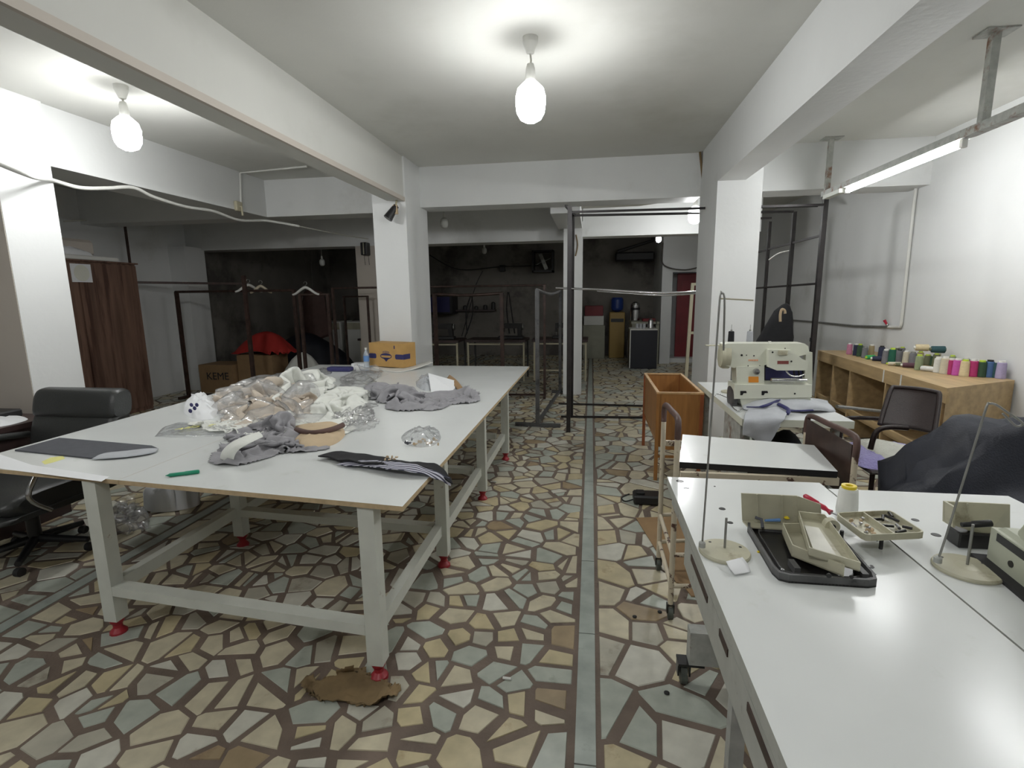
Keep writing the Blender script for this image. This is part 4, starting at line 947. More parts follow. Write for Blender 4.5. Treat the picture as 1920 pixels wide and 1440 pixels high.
# caster and low frame showing under the worktop
lf = thing('caster_stand', (.46, 1.93, 0), 'low pale steel frame on a grey caster under the left worktop', 'frame')
B().lathe((.385, 1.93, .040), [(.010, -.014), (.040, -.012), (.040, .012), (.010, .014)], 20, axis='x').build('caster_wheel', 'caster_grey', lf)
B().box((.36, 1.91, .04), (.366, 1.95, .095)).box((.404, 1.91, .04), (.41, 1.95, .095)).box((.36, 1.90, .09), (.46, 1.96, .10)).build('caster_fork', 'oily_black', lf)
B().box((.40, 1.90, .10), (.80, 1.96, .24)).build('low_panel', 'rust_paint', lf)
b = B(); b.prism(pxpoly([(1192, 973), (1300, 970), (1345, 1110), (1268, 1095)], 0), .006, .010); tag(b.build('cardboard_sheet', 'cardboard'), 'flat brown cardboard sheet on the floor behind the trolley leg', 'cardboard')
b = B(); b.prism(pxpoly([(1285, 1106), (1325, 1106), (1335, 1121), (1296, 1121)], 0), .006, .012); tag(b.build('cardboard_scrap', 'cardboard'), 'small brown cardboard scrap in front of the larger sheet', 'cardboard')
bk = thing('black_adapter', (.41, 3.77, 0), 'black plastic box lying on the floor left of the trolley', 'box')
B().box((.33, 3.70, .006), (.53, 3.84, .075), bev=.012).build('box_body', 'black_plastic', bk); B().box((.35, 3.735, .075), (.41, 3.80, .092), bev=.004).build('raised_lid', 'black_plastic', bk)
B().tube(smooth_path([(.33, 3.77, .02), (.27, 3.75, .011), (.25, 3.82, .011), (.31, 3.90, .011)], 4), .005, 6).build('cable', 'black_rubber', bk)
# ================================================================= sewing table with the cream machine
ST = .78
stb = thing('sewing_table', (1.24, 3.95, 0), 'white sewing table carrying the cream machine beside the wide pillar', 'table')
b = B(); b.box((.925, 3.26, ST-.045), (1.56, 4.62, ST), 0, top=1); b.build('tabletop', ['machine_cream', 'laminate'], stb)
for xx, yy in ((.98, 3.36), (1.50, 3.36), (.98, 4.5), (1.50, 4.5)):
    B().box((xx-.02, yy-.02, 0), (xx+.02, yy+.02, ST-.045)).build('leg', 'rust_paint', stb)
B().box((.98, 4.48, .16), (1.50, 4.52, .20)).build('stretcher', 'rust_paint', stb); B().box((1.22, 3.36, .16), (1.26, 4.5, .20)).build('stretcher', 'rust_paint', stb)
B().box((.935, 3.32, .03), (.962, 3.72, ST-.045)).build('side_panel', 'rust_paint', stb)
B().lathe((1.05, 3.85, .42), [(.02, -.11), (.085, -.10), (.09, .08), (.05, .11), (.02, .12)], 18, axis='x').build('motor', 'machine_green', stb)
B().box((1.0, 3.80, .50), (1.12, 3.90, ST-.046)).build('motor_bracket', 'oily_black', stb)
for k in range(4):
    B().tube(smooth_path([(1.0+.03*k, 3.5+.05*k, ST-.05), (.99+.05*k, 3.45+.06*k, .6), (1.03+.04*k, 3.6, .42), (1.1+.03*k, 3.8, .3+.04*k)], 5), .009, 6).build('cable', 'caster_grey', stb)
B().box((1.08, 3.42, .10), (1.40, 3.80, .13)).build('treadle', 'oily_black', stb)
t = cloth_heap('cloth_bundle', 'bundle of cream cloth stuffed under the sewing table', 'cloth', None, .12, 'white_fabric', z=.0, outline=[(1.36, 3.28), (1.60, 3.30), (1.64, 3.55), (1.58, 3.72), (1.44, 3.66)], seed=51, folds=9, rough=.8, fine=.1)
YM = 3.60
soft('dark_rag', 'black cloth heaped under the sewing table behind the cream bundle', 'cloth', None, .40, 'black_fabric', z=.14, outline=[(1.12, 3.46), (1.38, 3.46), (1.46, 3.7), (1.36, 3.9), (1.14, 3.86)], seed=91, step=.022, grow=.3, bend=30)
def mp(pts, y=YM): return [(q.x, q.z) for q in (P(a_, b_, y=y) for a_, b_ in pts)]
sm = thing('sewing_machine', (1.2, YM+.08, ST), 'cream cylinder sewing machine on the far table with an orange label', 'sewing machine')
def zx(poly): return [(p[0], max(p[1], ST+.001)) for p in poly]
b = B(); b.ext(zx(mp([(1377, 721), (1523, 722), (1522, 745), (1377, 748)])), 'y', YM, YM+.17); b.build('machine_bed', 'machine_cream', sm)
b = B(); b.ext(zx(mp([(1388, 746), (1521, 743), (1521, 764), (1392, 766)])), 'y', YM+.01, YM+.16); b.build('bed_foot', 'machine_cream', sm)
b = B(); b.ext(mp([(1382, 689), (1435, 687), (1435, 722), (1384, 722)]), 'y', YM+.02, YM+.15); b.build('machine_column', 'machine_cream', sm)
b = B(); b.ext(mp([(1360, 647), (1366, 645), (1512, 645), (1519, 650), (1521, 664), (1436, 686), (1436, 691), (1378, 691), (1360, 686)]), 'y', YM+.03, YM+.16); b.build('machine_arm', 'machine_cream', sm)
b = B(); b.ext(mp([(1440, 655), (1482, 656), (1503, 673), (1513, 677), (1513, 694), (1455, 694), (1440, 688)]), 'y', YM-.015, YM+.03); b.build('front_cover', 'machine_cream', sm)
c_, h_ = P(1355, 667, y=YM+.095), P(1360, 647, y=YM+.095)
B().lathe((P(1350, 667, y=YM+.095).x, YM+.095, P(1350, 667, y=YM+.095).z), [(.045, -.006), (.078, .0), (.088, .02), (.088, .055)], 26, axis='x').build('end_cap', 'machine_beige', sm)
B().lathe((P(1372, 738, y=YM+.1).x, YM+.10, P(1372, 742, y=YM+.1).z), [(.05, -.012), (.088, -.010), (.092, 0), (.088, .018), (.03, .022)], 28, axis='x').build('handwheel', 'dark_grey_cast', sm)
b = B(); b.ext(mp([(1509, 660), (1521, 660), (1521, 721), (1506, 718)], YM+.12), 'y', YM+.10, YM+.14); b.build('rear_panel', 'machine_cream', sm)
B().box((P(1507, 0, y=YM).x, YM-.03, P(1507, 666, y=YM).z), (P(1526, 0, y=YM).x, YM+.02, P(1507, 656, y=YM).z), bev=.004).build('bobbin_winder', 'machine_beige', sm)
q = P(1419, 697, y=YM); B().lathe((q.x, YM+.02, q.z), [(.003, -.028), (.018, -.026), (.022, -.01), (.016, -.008), (.020, 0)], 16, axis='y').build('tension_dial', 'chrome', sm)
b = B(); b.ext(mp([(1405, 707), (1424, 707), (1424, 718), (1405, 718)]), 'y', YM+.018, YM+.022); b.build('orange_label', 'orange_label', sm)
b = B(); b.ext(mp([(1456, 676), (1477, 676), (1477, 682), (1456, 682)]), 'y', YM-.017, YM-.014); b.build('maker_plate', 'red_label', sm)
b = B()
for k in range(6): b.ext(mp([(1406+k*3.1, 675), (1408.2+k*3.1, 675), (1408.2+k*3.1, 678), (1406+k*3.1, 678)]), 'y', YM+.028, YM+.031)
o = b.build('orange_lettering', 'orange_print', sm); o['kind'] = 'stuff'
for (x, y, r, dy) in ((1393, 667, .007, .03), (1402, 667, .004, .03), (1416, 668, .005, .03), (1447, 660, .006, -.015), (1482, 677, .006, -.015), (1405, 687, .004, .03), (1427, 687, .004, .03), (1475, 654, .004, .03), (1490, 738, .006, 0)):
    q = P(x, y, y=YM); B().lathe((q.x, YM+dy, q.z), [(r, -.002), (r*.6, .003)], 10, axis='y').build('screw_hole', 'oily_black', sm)
for x in (1388, 1428):
    b = B(); b.ext(mp([(x, 733), (x+11, 733), (x+12, 737), (x+6, 737), (x+4, 741), (x, 741)]), 'y', YM-.002, YM+.004); b.build('slot', 'oily_black', sm)
q0, q1 = P(1446, 713, y=YM+.04), P(1512, 713, y=YM+.04)
B().tube([q0, q1], [.016, .012], 12).build('cylinder_arm', 'chrome', sm)
for x in (1488, 1497, 1505):
    a = P(x, 693, y=YM+.03); e = P(x+2, 706, y=YM+.03); B().tube([a, e], .006, 8).build('needle_bar', 'oily_black', sm)
B().tube(smooth_path([P(1474, 695, y=YM+.02), P(1482, 704, y=YM+.0), P(1496, 706, y=YM), P(1508, 702, y=YM+.01)], 4), .006, 8).build('presser_foot', 'chrome', sm)
b = B(); b.box((P(1496, 0, y=YM).x, YM+.07, 1.205), (P(1501, 0, y=YM).x, YM+.09, P(1498, 640, y=YM+.08).z)); b.build('thread_guide', 'white_plastic', sm)
b = B(); b.ext(mp([(1436, 690), (1512, 694), (1512, 718), (1436, 712)], YM+.16), 'y', YM+.165, YM+.17); o = b.build('backing_cloth', 'ink_navy', sm)
# stand with two cones behind the machine
t = thing('thread_stand', (1.08, 4.15, ST), 'thread stand with two cones behind the cream sewing machine', 'thread stand')
yS = 4.15; z_s = P(1385, 647, y=yS).z
B().tube([(1.08, yS, ST+.0006), (1.08, yS, z_s)], .008, 8).build('post', 'dull_metal', t)
x0, x1 = P(1362, 0, y=yS).x, P(1416, 0, y=yS).x
B().box((x0-.02, yS-.03, z_s-.006), (x1+.02, yS+.03, z_s)).build('spool_plate', 'machine_beige', t)
B().lathe((1.08, yS, ST), [(.07, .0006), (.07, .01), (.01, .014)], 24).build('base_disc', 'machine_beige', t)
for px_, mname, lb in ((1370, 'black_fabric', 'black thread cone standing behind the cream machine'), (1405, 'light_grey_fabric', 'pale grey thread cone standing behind the cream machine')):
    q = P(px_, 646, y=yS); hh = P(px_, 621, y=yS).z-z_s
    s_ = thing('thread_cone', (q.x, yS, z_s), lb, 'thread cone')
    B().lathe((q.x, yS, z_s), [(.020, .0006), (.024, .004), (.021, hh-.006), (.018, hh)], 18).build('thread_winding', mname, s_)
    B().lathe((q.x, yS, z_s), [(.008, hh-.004), (.008, hh+.012), (.003, hh+.014)], 12).build('cone_core', 'dull_metal', s_)
    B().tube([(q.x, yS, z_s-.003), (q.x, yS, z_s+hh+.05)], .002, 6).build('spool_pin', 'dull_metal', t)
# light grey cloth draped over the table edge
lg = thing('grey_cloth', P(1430, 780, z=ST), 'light grey cloth hanging over the front edge of the far sewing table', 'cloth')
yE = 3.245
b = B(); patch(b, [[P(1408, 757, z=ST+.02), P(1430, 756, z=ST+.03), P(1460, 752, z=ST+.035), P(1474, 752, z=ST+.03)],
                   [P(1402, 770, z=ST+.02), P(1430, 770, z=ST+.03), P(1455, 768, z=ST+.035), P(1476, 766, z=ST+.02)],
                   [P(1394, 786, y=yE-.01), P(1420, 786, y=yE-.03), P(1450, 785, y=yE-.03), P(1472, 784, y=yE-.01)],
                   [P(1392, 806, y=yE-.015), P(1415, 812, y=yE-.035), P(1440, 818, y=yE-.035), P(1462, 795, y=yE-.02)],
                   [P(1392, 815, y=yE-.02), P(1412, 822, y=yE-.03), P(1437, 834, y=yE-.03), P(1462, 800, y=yE-.02)]], 6, amp=.008, fs=16, thick=.003); b.build('draped_panel', 'light_grey_fabric', lg)
b = B(); patch(b, [[P(1395, 754, z=ST+.004), P(1430, 748, z=ST+.05), P(1470, 742, z=ST+.05), P(1510, 744, z=ST+.045), P(1550, 752, z=ST+.03)],
                   [P(1392, 764, z=ST+.004), P(1430, 758, z=ST+.055), P(1472, 752, z=ST+.05), P(1515, 757, z=ST+.055), P(1562, 765, z=ST+.02)],
                   [P(1395, 768, z=ST+.004), P(1430, 768, z=ST+.02), P(1475, 768, z=ST+.02), P(1520, 771, z=ST+.015), P(1566, 771, z=ST+.004)]], 7, amp=.010, fs=14, thick=.004, seed=3)
b.build('spread_panel', 'light_grey_fabric', lg)
b = B(); b.tube(smooth_path([P(1400, 763, z=ST+.03), P(1430, 762, z=ST+.05), P(1462, 750, z=ST+.06)], 5), [.004]*5+[.010]*5+[.006], 6); b.tube(smooth_path([P(1460, 758, z=ST+.05), P(1478, 768, z=ST+.04), P(1476, 776, z=ST+.02)], 4), .012, 6)
b.tube(smooth_path([P(1480, 770, z=ST+.03), P(1505, 770, z=ST+.025), P(1525, 769, z=ST+.02)], 4), .006, 6)
o = b.build('dark_band', 'ink_navy', lg); o['kind'] = 'stuff'
b = B(); b.tube(smooth_path([P(1341, 741, z=ST+.012), P(1347, 739, z=ST+.02), P(1370, 749, z=ST+.012), P(1390, 760, z=ST+.012), P(1388, 769, z=ST+.012), P(1378, 768, z=ST+.008), P(1368, 756, z=ST+.008)], 5), .004, 6)
tag(b.build('chrome_hook', 'chrome'), 'shiny bent wire lying at the left corner of the far sewing table', 'wire')
B().tube([P(1569, 762, y=3.75), P(1625, 768, y=3.9), P(1660, 772, y=4.1)], .011, 8).build('tmp', 'dull_metal')
o = bpy.data.objects['tmp']; o.name = 'metal_pipe'; tag(o, 'thin metal pipe resting between the sewing table and the brown chair', 'pipe')
# ================================================================= wooden bin
bn = thing('wooden_bin', (.72, 4.78, 0), 'orange brown wooden bin on legs left of the sewing table', 'bin')
bx0, bx1, by0, by1, bz0, bz1 = .535, .905, 4.25, 5.30, .27, .75
fp = [(bx0+.012, bz1-.01), (bx1-.012, bz1-.01), (bx1-.012, bz0+.10), (bx1-.03, bz0+.03), (bx1-.08, bz0), (bx0+.08, bz0), (bx0+.03, bz0+.03), (bx0+.012, bz0+.10)]
for y in (by0+.004, by1-.016): B().ext(fp, 'y', y, y+.012).build('end_panel', 'wood_bin', bn)
for x in (bx0+.012, bx1-.024): B().box((x, by0+.016, bz0+.07), (x+.012, by1-.016, bz1-.01)).build('side_panel', 'wood_bin', bn)
B().box((bx0+.024, by0+.016, bz0+.02), (bx1-.024, by1-.016, bz0+.032)).build('bottom_panel', 'wood_bin', bn)
for x in (bx0, bx1-.028):
    for y in (by0-.004, by1-.024): B().box((x, y, 0), (x+.028, y+.028, bz1-.01)).build('leg', 'wood_bin_leg' if x > bx0 or y > 5 else 'wood_bin', bn)
for a, e in (((bx0, by0, bz1-.01), (bx1, by0+.024, bz1+.004)), ((bx0, by1-.024, bz1-.01), (bx1, by1, bz1+.004)), ((bx0, by0+.024, bz1-.01), (bx0+.024, by1-.024, bz1+.004)), ((bx1-.024, by0+.024, bz1-.01), (bx1, by1-.024, bz1+.004))):
    B().box(a, e).build('rim_strip', 'wood_bin_edge', bn)
for z_ in (.22, .26): B().box((bx0+.028, by0+.002, z_-.02), (bx1-.028, by0+.018, z_)).build('stretcher', 'wood_bin', bn) if z_ < .25 else None
# ================================================================= tall black steel frame and bars
bf = thing('frame_rack', (1.0, 6.6, 0), 'tall black steel hanging frame between the slim pillar and right wall', 'rack')
def bar(a, b_, w_=.035, m_='black_steel', n='bar', par=None): return B().sqbar(a, b_, w_).build(n, m_, par or bf)
for (x, y, w_) in ((-.238, 5.72, .045), (-.24, 6.45, .06), (2.33, 5.88, .045), (2.33, 6.70, .04), (2.33, 7.55, .035)):
    bar((x, y, 0), (x, y, 2.46), w_, n='post')
bar((-.36, 6.40, .02), (1.1, 6.46, .02), .022); bar((-.44, 7.18, .02), (1.1, 7.12, .02), .022)
bar((-.26, 6.45, P(1100, 403, y=6.45).z), (2.31, 6.68, 2.46), .025); bar((-.26, 5.74, P(1100, 391, y=5.74).z-.03), (2.31, 5.86, P(1100, 391, y=5.74).z-.03), .022)
bar((-.28, 5.74, 2.47), (-.215, 6.43, 2.47), .025)
for (z0, z1) in ((1.622, 1.595), (2.11, 2.10)): bar((2.33, 5.9, z0), (2.33, 8.0, z1), .022)
bar((1.6, 7.55, 2.66), (2.9, 7.55, 2.64), .03); bar((1.6, 7.5, 2.50), (2.33, 7.5, 2.50), .025)
B().tube(smooth_path([P(1042, 540, y=6.42), P(1120, 543, y=6.35), P(1220, 549, y=6.2), P(1270, 549, y=6.15), P(1318, 546, y=6.12)], 5), .013, 8).build('chrome_bar', 'chrome', bf)
B().tube(smooth_path([P(1120, 546, y=6.37), P(1220, 553, y=6.2), P(1270, 553, y=6.15), P(1318, 549, y=6.12)], 5), .008, 8).build('chrome_bar', 'chrome', bf)
B().box((2.295, 5.87, 1.02), (2.31, 5.89, 1.06)).build('clamp', 'black_plastic', bf)
# ================================================================= garment racks
def rack(label, p0, p1, h, w_=.04, foot=.25, sag=.0, mname='brown_steel', z0=0, foot2=None):
    """two posts p0,p1 (x,y), a bar on top, a foot across each post and a floor rail"""
    t = thing('garment_rack', ((p0[0]+p1[0])/2, (p0[1]+p1[1])/2, z0), label, 'rack')
    d = Vector((p1[0]-p0[0], p1[1]-p0[1], 0)).normalized(); n = Vector((-d.y, d.x, 0))
    for p in (p0, p1):
        B().sqbar((p[0], p[1], z0+.03), (p[0], p[1], h), w_).build('post', mname, t)
        q = Vector((p[0], p[1], z0+.022)); ft = foot if (foot2 is None or p is p0) else foot2; B().sqbar(q-n*ft, q+n*ft, w_).build('foot_bar', mname, t)
    a, c = Vector((p0[0], p0[1], h)), Vector((p1[0], p1[1], h)); m_ = (a+c)/2-Vector((0, 0, sag))
    B().tube(smooth_path([a-d*.02, m_, c+d*.02], 6), w_*.42, 8).build('top_bar', mname, t)
    B().sqbar(Vector((p0[0], p0[1], z0+.05)), Vector((p1[0], p1[1], z0+.05)), w_*.8).build('floor_rail', mname, t)
    return t
rack('dark steel garment rack running back beside the cutting table corner', (-.61, 5.93), (-.47, 8.05), 1.60, .045, .27, .05, 'dark_grey_cast', foot2=.13)
rack('black low arch rack behind the cutting table right of the middle pillar', (-2.16, 7.05), (-1.24, 7.2), 1.57, .05, .25, .02)
rack('long dark rack behind the low arch rack', (-3.9, 7.5), (-.68, 7.66), 1.68, .035, .12)
rack('thin dark rack at the left wall beside the wardrobe', (-6.31, 7.2), (-4.36, 7.2), 1.655, .045, .2)
rack('narrow dark rack with a white hanger left of the middle pillar', (-4.12, 6.95), (-3.72, 7.0), 1.585, .04, .2)
t = thing('steel_post', (-4.81, 6.72, 0), 'single dark steel post rising above the racks beside the hanger', 'post'); B().sqbar((-4.81, 6.72, .012), (-4.81, 6.72, 1.86), .045).build('post', 'brown_steel', t); B().box((-4.93, 6.6, .004), (-4.69, 6.84, .014)).build('foot_plate', 'brown_steel', t)
rack('dark rack against the beige pillar in the back room', (-4.0, 8.05), (-3.55, 7.95), 1.55, .03, .12)
def hanger(p, w_, label, ang=0, m_='white_plastic'):
    t = thing('clothes_hanger', p, label, 'hanger'); ca, sa = math.cos(ang), math.sin(ang)
    f = lambda u, v, z_=0: Vector((p[0]+u*ca, p[1]+u*sa, p[2]+v))
    b = B(); b.tube(smooth_path([f(-w_, -.055), f(-w_*.75, -.04), f(-w_*.3, .02), f(0, .045), f(w_*.3, .02), f(w_*.75, -.04), f(w_, -.055)], 4), [.013+.008*math.sin(PI*i/24) for i in range(25)], 8); b.build('shoulder_bar', m_, t)
    B().tube(smooth_path([f(0, .045), f(0, .07), f(.025, .09), f(.02, .12), f(-.01, .125), f(-.02, .10)], 4), .003, 6).build('hook', 'dull_metal', t)
hanger(tuple(P(573, 545, y=6.97)), .205, 'white hanger lying on the narrow dark rack')
hanger(tuple(P(466, 540, y=7.18)), .19, 'white hanger on the rack nearer the wardrobe', .9)
hanger(tuple(P(489, 542, y=7.26)), .15, 'dull hanger just right of the white one on the long rack', .5, 'peel_cream')
sb = thing('hanging_bar', (-6.3, 7.4, 1.8), 'dark bar hung from the ceiling behind the wardrobe', 'bar')
B().sqbar((-6.86, 6.5, 1.80), (-5.75, 8.15, 1.785), .035).build('bar', 'brown_steel', sb); B().sqbar((-6.66, 6.8, 1.80), (-6.66, 6.8, CZ-.01), .025).build('drop_rod', 'brown_steel', sb)
# ================================================================= spool shelf at the right wall
ss = thing('spool_shelf', (2.95, 5.4, 0), 'long wooden shelf unit under the rows of thread spools', 'shelf')
SZ = .84
fx0, fy0, fx1, fy1 = 2.565, 4.12, 2.715, 6.70
B().prism([(fx0, fy0), (3.285, 4.53), (3.285, fy1), (fx1, fy1)], SZ-.03, SZ).build('top_board', 'wood_shelf', ss)
def fxx(y): return fx0+(y-fy0)/(fy1-fy0)*(fx1-fx0)
B().prism([(fx0, fy0), (fx0+.02, fy0), (fx1+.02, fy1), (fx1, fy1)], SZ-.115, SZ-.03).build('fascia', 'wood_shelf', ss)
B().prism([(fx0, fy0), (3.285, 4.53), (3.27, 4.55), (fx0+.02, fy0+.025)], .02, SZ-.03).build('end_panel', 'wood_shelf', ss)
B().prism([(fx0+.02, fy0+.04), (3.27, 4.57), (3.27, fy1-.02), (fx1+.02, fy1-.02)], .26, .285).build('shelf_board', 'wood_shelf', ss)
B().box((3.25, 4.6, .02), (3.27, fy1, SZ-.03)).build('back_panel', 'wood_shelf_shaded', ss)
for y in (4.75, 5.05): B().prism([(fxx(y)-.002, y), (fxx(y)+.0005, y), (fxx(y+.02)+.0005, y+.02), (fxx(y+.02)-.002, y+.02)], SZ-.114, SZ-.001).build('tape_strip', 'white_plastic', ss)
for y in (4.16, 5.0, 5.75, 6.2, 6.66):
    B().prism([(fxx(y), y), (3.24 if y > 4.6 else 2.62, y), (3.24 if y > 4.6 else 2.62, y+.025), (fxx(y)+.003, y+.025)], .02, SZ-.03).build('divider', 'wood_shelf', ss)
B().prism([(fx0+.01, fy0+.03), (fx0+.035, fy0+.03), (fx1+.03, fy1), (fx1+.005, fy1)], .285, .33).build('shelf_lip', 'wood_shelf', ss)
SPC = {}
def spc(name, c):
    if name not in MATS: mat(name, c, .75, var=.1, scale=60)
    return name
spc('sp_pink', (.50, .20, .30)); spc('sp_navy', (.02, .025, .06)); spc('sp_dgreen', (.03, .07, .035)); spc('sp_grey', (.16, .16, .17)); spc('sp_tan', (.30, .24, .13))
spc('sp_green', (.01, .10, .06)); spc('sp_cream', (.55, .50, .38)); spc('sp_olive', (.12, .13, .07)); spc('sp_white', (.62, .62, .58)); spc('sp_crimson', (.40, .03, .14))
spc('sp_magenta', (.50, .09, .36)); spc('sp_yellow', (.62, .52, .32)); spc('sp_blue', (.07, .14, .30)); spc('sp_teal', (.02, .07, .08)); spc('sp_lilac', (.38, .33, .50)); spc('sp_sage', (.25, .30, .17)); spc('sp_maroon', (.09, .035, .05)); spc('sp_lime', (.05, .45, .12))
def spool(px_, py_, top, col, cname, label, cap='white_plastic', r=None, lie=None, dz=0, y_off=0):
    g = P(1560+px_/5.333, 620+py_/5.333, z=SZ+dz); g.z = SZ+dz+.0006; ex = max(0, g.x-3.235); g.x -= ex; g.y -= ex*.9
    if y_off: g.y += y_off
    hh = min(.17, P(1560+px_/5.333, 620+top/5.333, y=g.y).z-SZ-dz); r = r or .032
    t = thing('thread_spool', g, label, 'thread spool', 'thread spools on the wooden shelf')
    if lie is None:
        B().lathe(g, [(r*.95, .0), (r, .006), (r*.98, hh*.2), (r*.88, hh*.86), (r*.80, hh*.90)], 18).build('thread_winding', cname, t)
        B().lathe(g, [(r*.5, hh*.88), (r*.62, hh*.90), (r*.60, hh), (r*.3, hh)], 14).build('spool_core', cap, t)
    else:
        a = Vector((math.cos(lie), math.sin(lie), 0))*.055; c_ = g+Vector((0, 0, r))
        B().tube([c_-a, c_-a*.85, c_+a*.8, c_+a*.85], [r*.92, r*.97, r*.9, r*.8], 16).build('thread_winding', cname, t)
        B().tube([c_-a*1.12, c_-a*.9], [r*.5, r*.6], 12).build('spool_core', cap, t); B().tube([c_+a*.8, c_+a*1.1], [r*.5, r*.45], 12).build('spool_core', cap, t)
    return t
SP = [(170, 236, 125, 0, 'sp_pink', 'pink spool at the far end of the shelf', 'white_plastic'), (236, 248, 130, 0, 'sp_navy', 'navy spool second from the far end of the shelf', 'white_plastic'),
      (272, 258, 132, 0, 'sp_dgreen', 'dark green spool next to the second navy one', 'lime_plastic'), (322, 272, 158, 0, 'sp_grey', 'plain grey spool before the tan one', 'dull_metal'),
      (388, 262, 138, 0, 'sp_tan', 'tan spool behind the bright green lying one', 'white_plastic'), (488, 285, 152, 0, 'sp_navy', 'navy spool standing behind the white and navy one', 'black_plastic'),
      (530, 328, 185, 0, 'sp_grey', 'slate grey spool left of the green spool with lime cap', 'white_plastic'), (592, 335, 172, 0, 'sp_green', 'green spool with a bright lime cap', 'lime_plastic'),
      (665, 318, 185, 0, 'sp_grey', 'dark grey spool right of the lime capped green one', 'black_plastic'), (735, 335, 198, 0, 'sp_cream', 'cream spool in the middle among the grey ones', 'white_plastic'),
      (800, 345, 212, 0, 'sp_grey', 'grey spool standing left of the sage green one', 'dull_metal'), (862, 392, 238, 0, 'sp_sage', 'sage green spool with a lime cap at the front', 'lime_plastic'),
      (950, 345, 238, 0, 'sp_olive', 'dark olive spool behind the lying white cone', 'lime_plastic'), (1012, 350, 245, 0, 'sp_dgreen', 'dark green spool behind the tall white one', 'white_plastic'),
      (1052, 418, 262, 0, 'sp_white', 'white spool at the left of the big front group', 'white_plastic'), (1118, 432, 258, 0, 'sp_cream', 'large cream spool beside the crimson one', 'white_plastic'),
      (1180, 436, 278, 0, 'sp_crimson', 'narrow crimson spool behind the magenta one', 'white_plastic'), (1242, 446, 278, 0, 'sp_magenta', 'bright magenta spool in the front group', 'white_plastic'),
      (1316, 455, 288, 0, 'sp_yellow', 'pale yellow spool between magenta and crimson', 'lime_plastic'), (1400, 458, 286, 0, 'sp_crimson', 'crimson spool right of the pale yellow one', 'white_plastic'),
      (1485, 462, 296, 0, 'sp_dgreen', 'dark green spool left of the blue one', 'lime_plastic'), (1562, 464, 292, 0, 'sp_blue', 'blue spool in the near group', 'black_plastic'),
      (1640, 466, 302, 0, 'sp_teal', 'dark teal spool beside the last lilac one', 'white_plastic'), (1722, 466, 302, 0, 'sp_lilac', 'lilac spool nearest the end of the shelf', 'white_plastic')]
for (x, y, tp_, _, mname, lb, cap) in SP: spool(x, y, tp_, None, mname, lb, cap, r=.029 if x < 400 else (.032 if x < 1000 else .034), y_off=0)
def spool_under(px_, py_, du, mname, label, cap):
    g = P(1560+px_/5.333, 620+py_/5.333, z=SZ+.125); g.x = min(g.x, 3.235)
    q = Vector((g.x-du*.25, g.y+du, SZ+.0006)); t = thing('thread_spool', q, label, 'thread spool', 'thread spools on the wooden shelf')
    B().lathe(q, [(.028, .0), (.030, .006), (.029, .03), (.026, .108), (.024, .112)], 18).build('thread_winding', mname, t); B().lathe(q, [(.014, .108), (.018, .112), (.017, .124), (.008, .124)], 12).build('spool_core', cap, t)
spool_under(890, 205, .0, 'sp_tan', 'tan spool in the back row under the stacked pale one', 'lime_plastic')
spool_under(1050, 225, .0, 'sp_olive', 'olive spool in the back row under the stacked teal one', 'lime_plastic')
for k, (x, y, mname, lb) in enumerate(((640, 262, 'sp_olive', 'olive spool in the back row behind the lime cap'), (760, 262, 'sp_grey', 'grey spool in the back row left of the stacked pair'),
                              (1190, 315, 'sp_cream', 'cream spool in the back row behind the crimson one'), (1330, 345, 'sp_sage', 'sage spool in the back row behind the yellow one'), (1470, 370, 'sp_grey', 'grey spool in the back row behind the dark green one'))):
    spool(x, y, y-100, None, mname, lb, 'lime_plastic' if k % 2 else 'white_plastic', r=.029)
spool(455, 305, 240, None, 'sp_navy', 'navy spool lying down with a white end', 'white_plastic', r=.026, lie=2.8)
spool(385, 285, 200, None, 'sp_lime', 'bright green spool lying on its side', 'lime_plastic', r=.022, lie=.4)
spool(615, 350, 300, None, 'sp_cream', 'small pale spool lying in front of the green one', 'lime_plastic', r=.018, lie=2.9)
spool(690, 358, 300, None, 'sp_olive', 'small olive spool lying before the dark grey one', 'sp_tan', r=.018, lie=3.0)
spool(765, 372, 310, None, 'sp_maroon', 'maroon spool lying in front of the grey one', 'white_plastic', r=.024, lie=2.7)
spool(950, 408, 340, None, 'sp_white', 'white cone lying with its olive end to the front', 'sp_olive', r=.024, lie=2.2)
spool(890, 205, 140, None, 'sp_yellow', 'pale tan spool lying on top of the back row', 'white_plastic', r=.034, lie=2.8, dz=.125)
spool(1050, 225, 170, None, 'sp_teal', 'dark teal spool lying on top of the back row', 'sp_olive', r=.034, lie=2.8, dz=.125)
# ================================================================= chair with the cushion, navy cloth pile
ch = thing('plastic_chair', (2.05, 3.70, 0), 'dark brown perforated armchair in front of the spool shelf', 'chair')
def back_pt(u, v):   # u across, v up
    A, Bp, C, D = P(1652, 796, y=3.42), P(1750, 812, y=3.30), P(1762, 738, y=3.45), P(1672, 727, y=3.62)
    lo = A.lerp(Bp, u); hi = D.lerp(C, u); q = lo.lerp(hi, v); return q+Vector((.05, .03, 0))*math.sin(PI*u)*.6
b = B(); patch(b, [[back_pt(u, v) for u in (.0, .06, .5, .94, 1.0)] for v in (0, .5, .92, 1.0)], 4, thick=.012)
b.build('backrest', 'chair_brown', ch)
B().tube(smooth_path([back_pt(-.02, 0), back_pt(-.02, .5), back_pt(0, .97), back_pt(.1, 1.02), back_pt(.5, 1.03), back_pt(.9, 1.02), back_pt(1.0, .95), back_pt(1.02, .5), back_pt(1.02, 0)], 4), .014, 8).build('back_frame', 'chair_brown', ch)
B().rbox(1.72, 3.35, .42, 2.22, 3.90, .445, .012, 0).build('seat', 'chair_brown', ch)
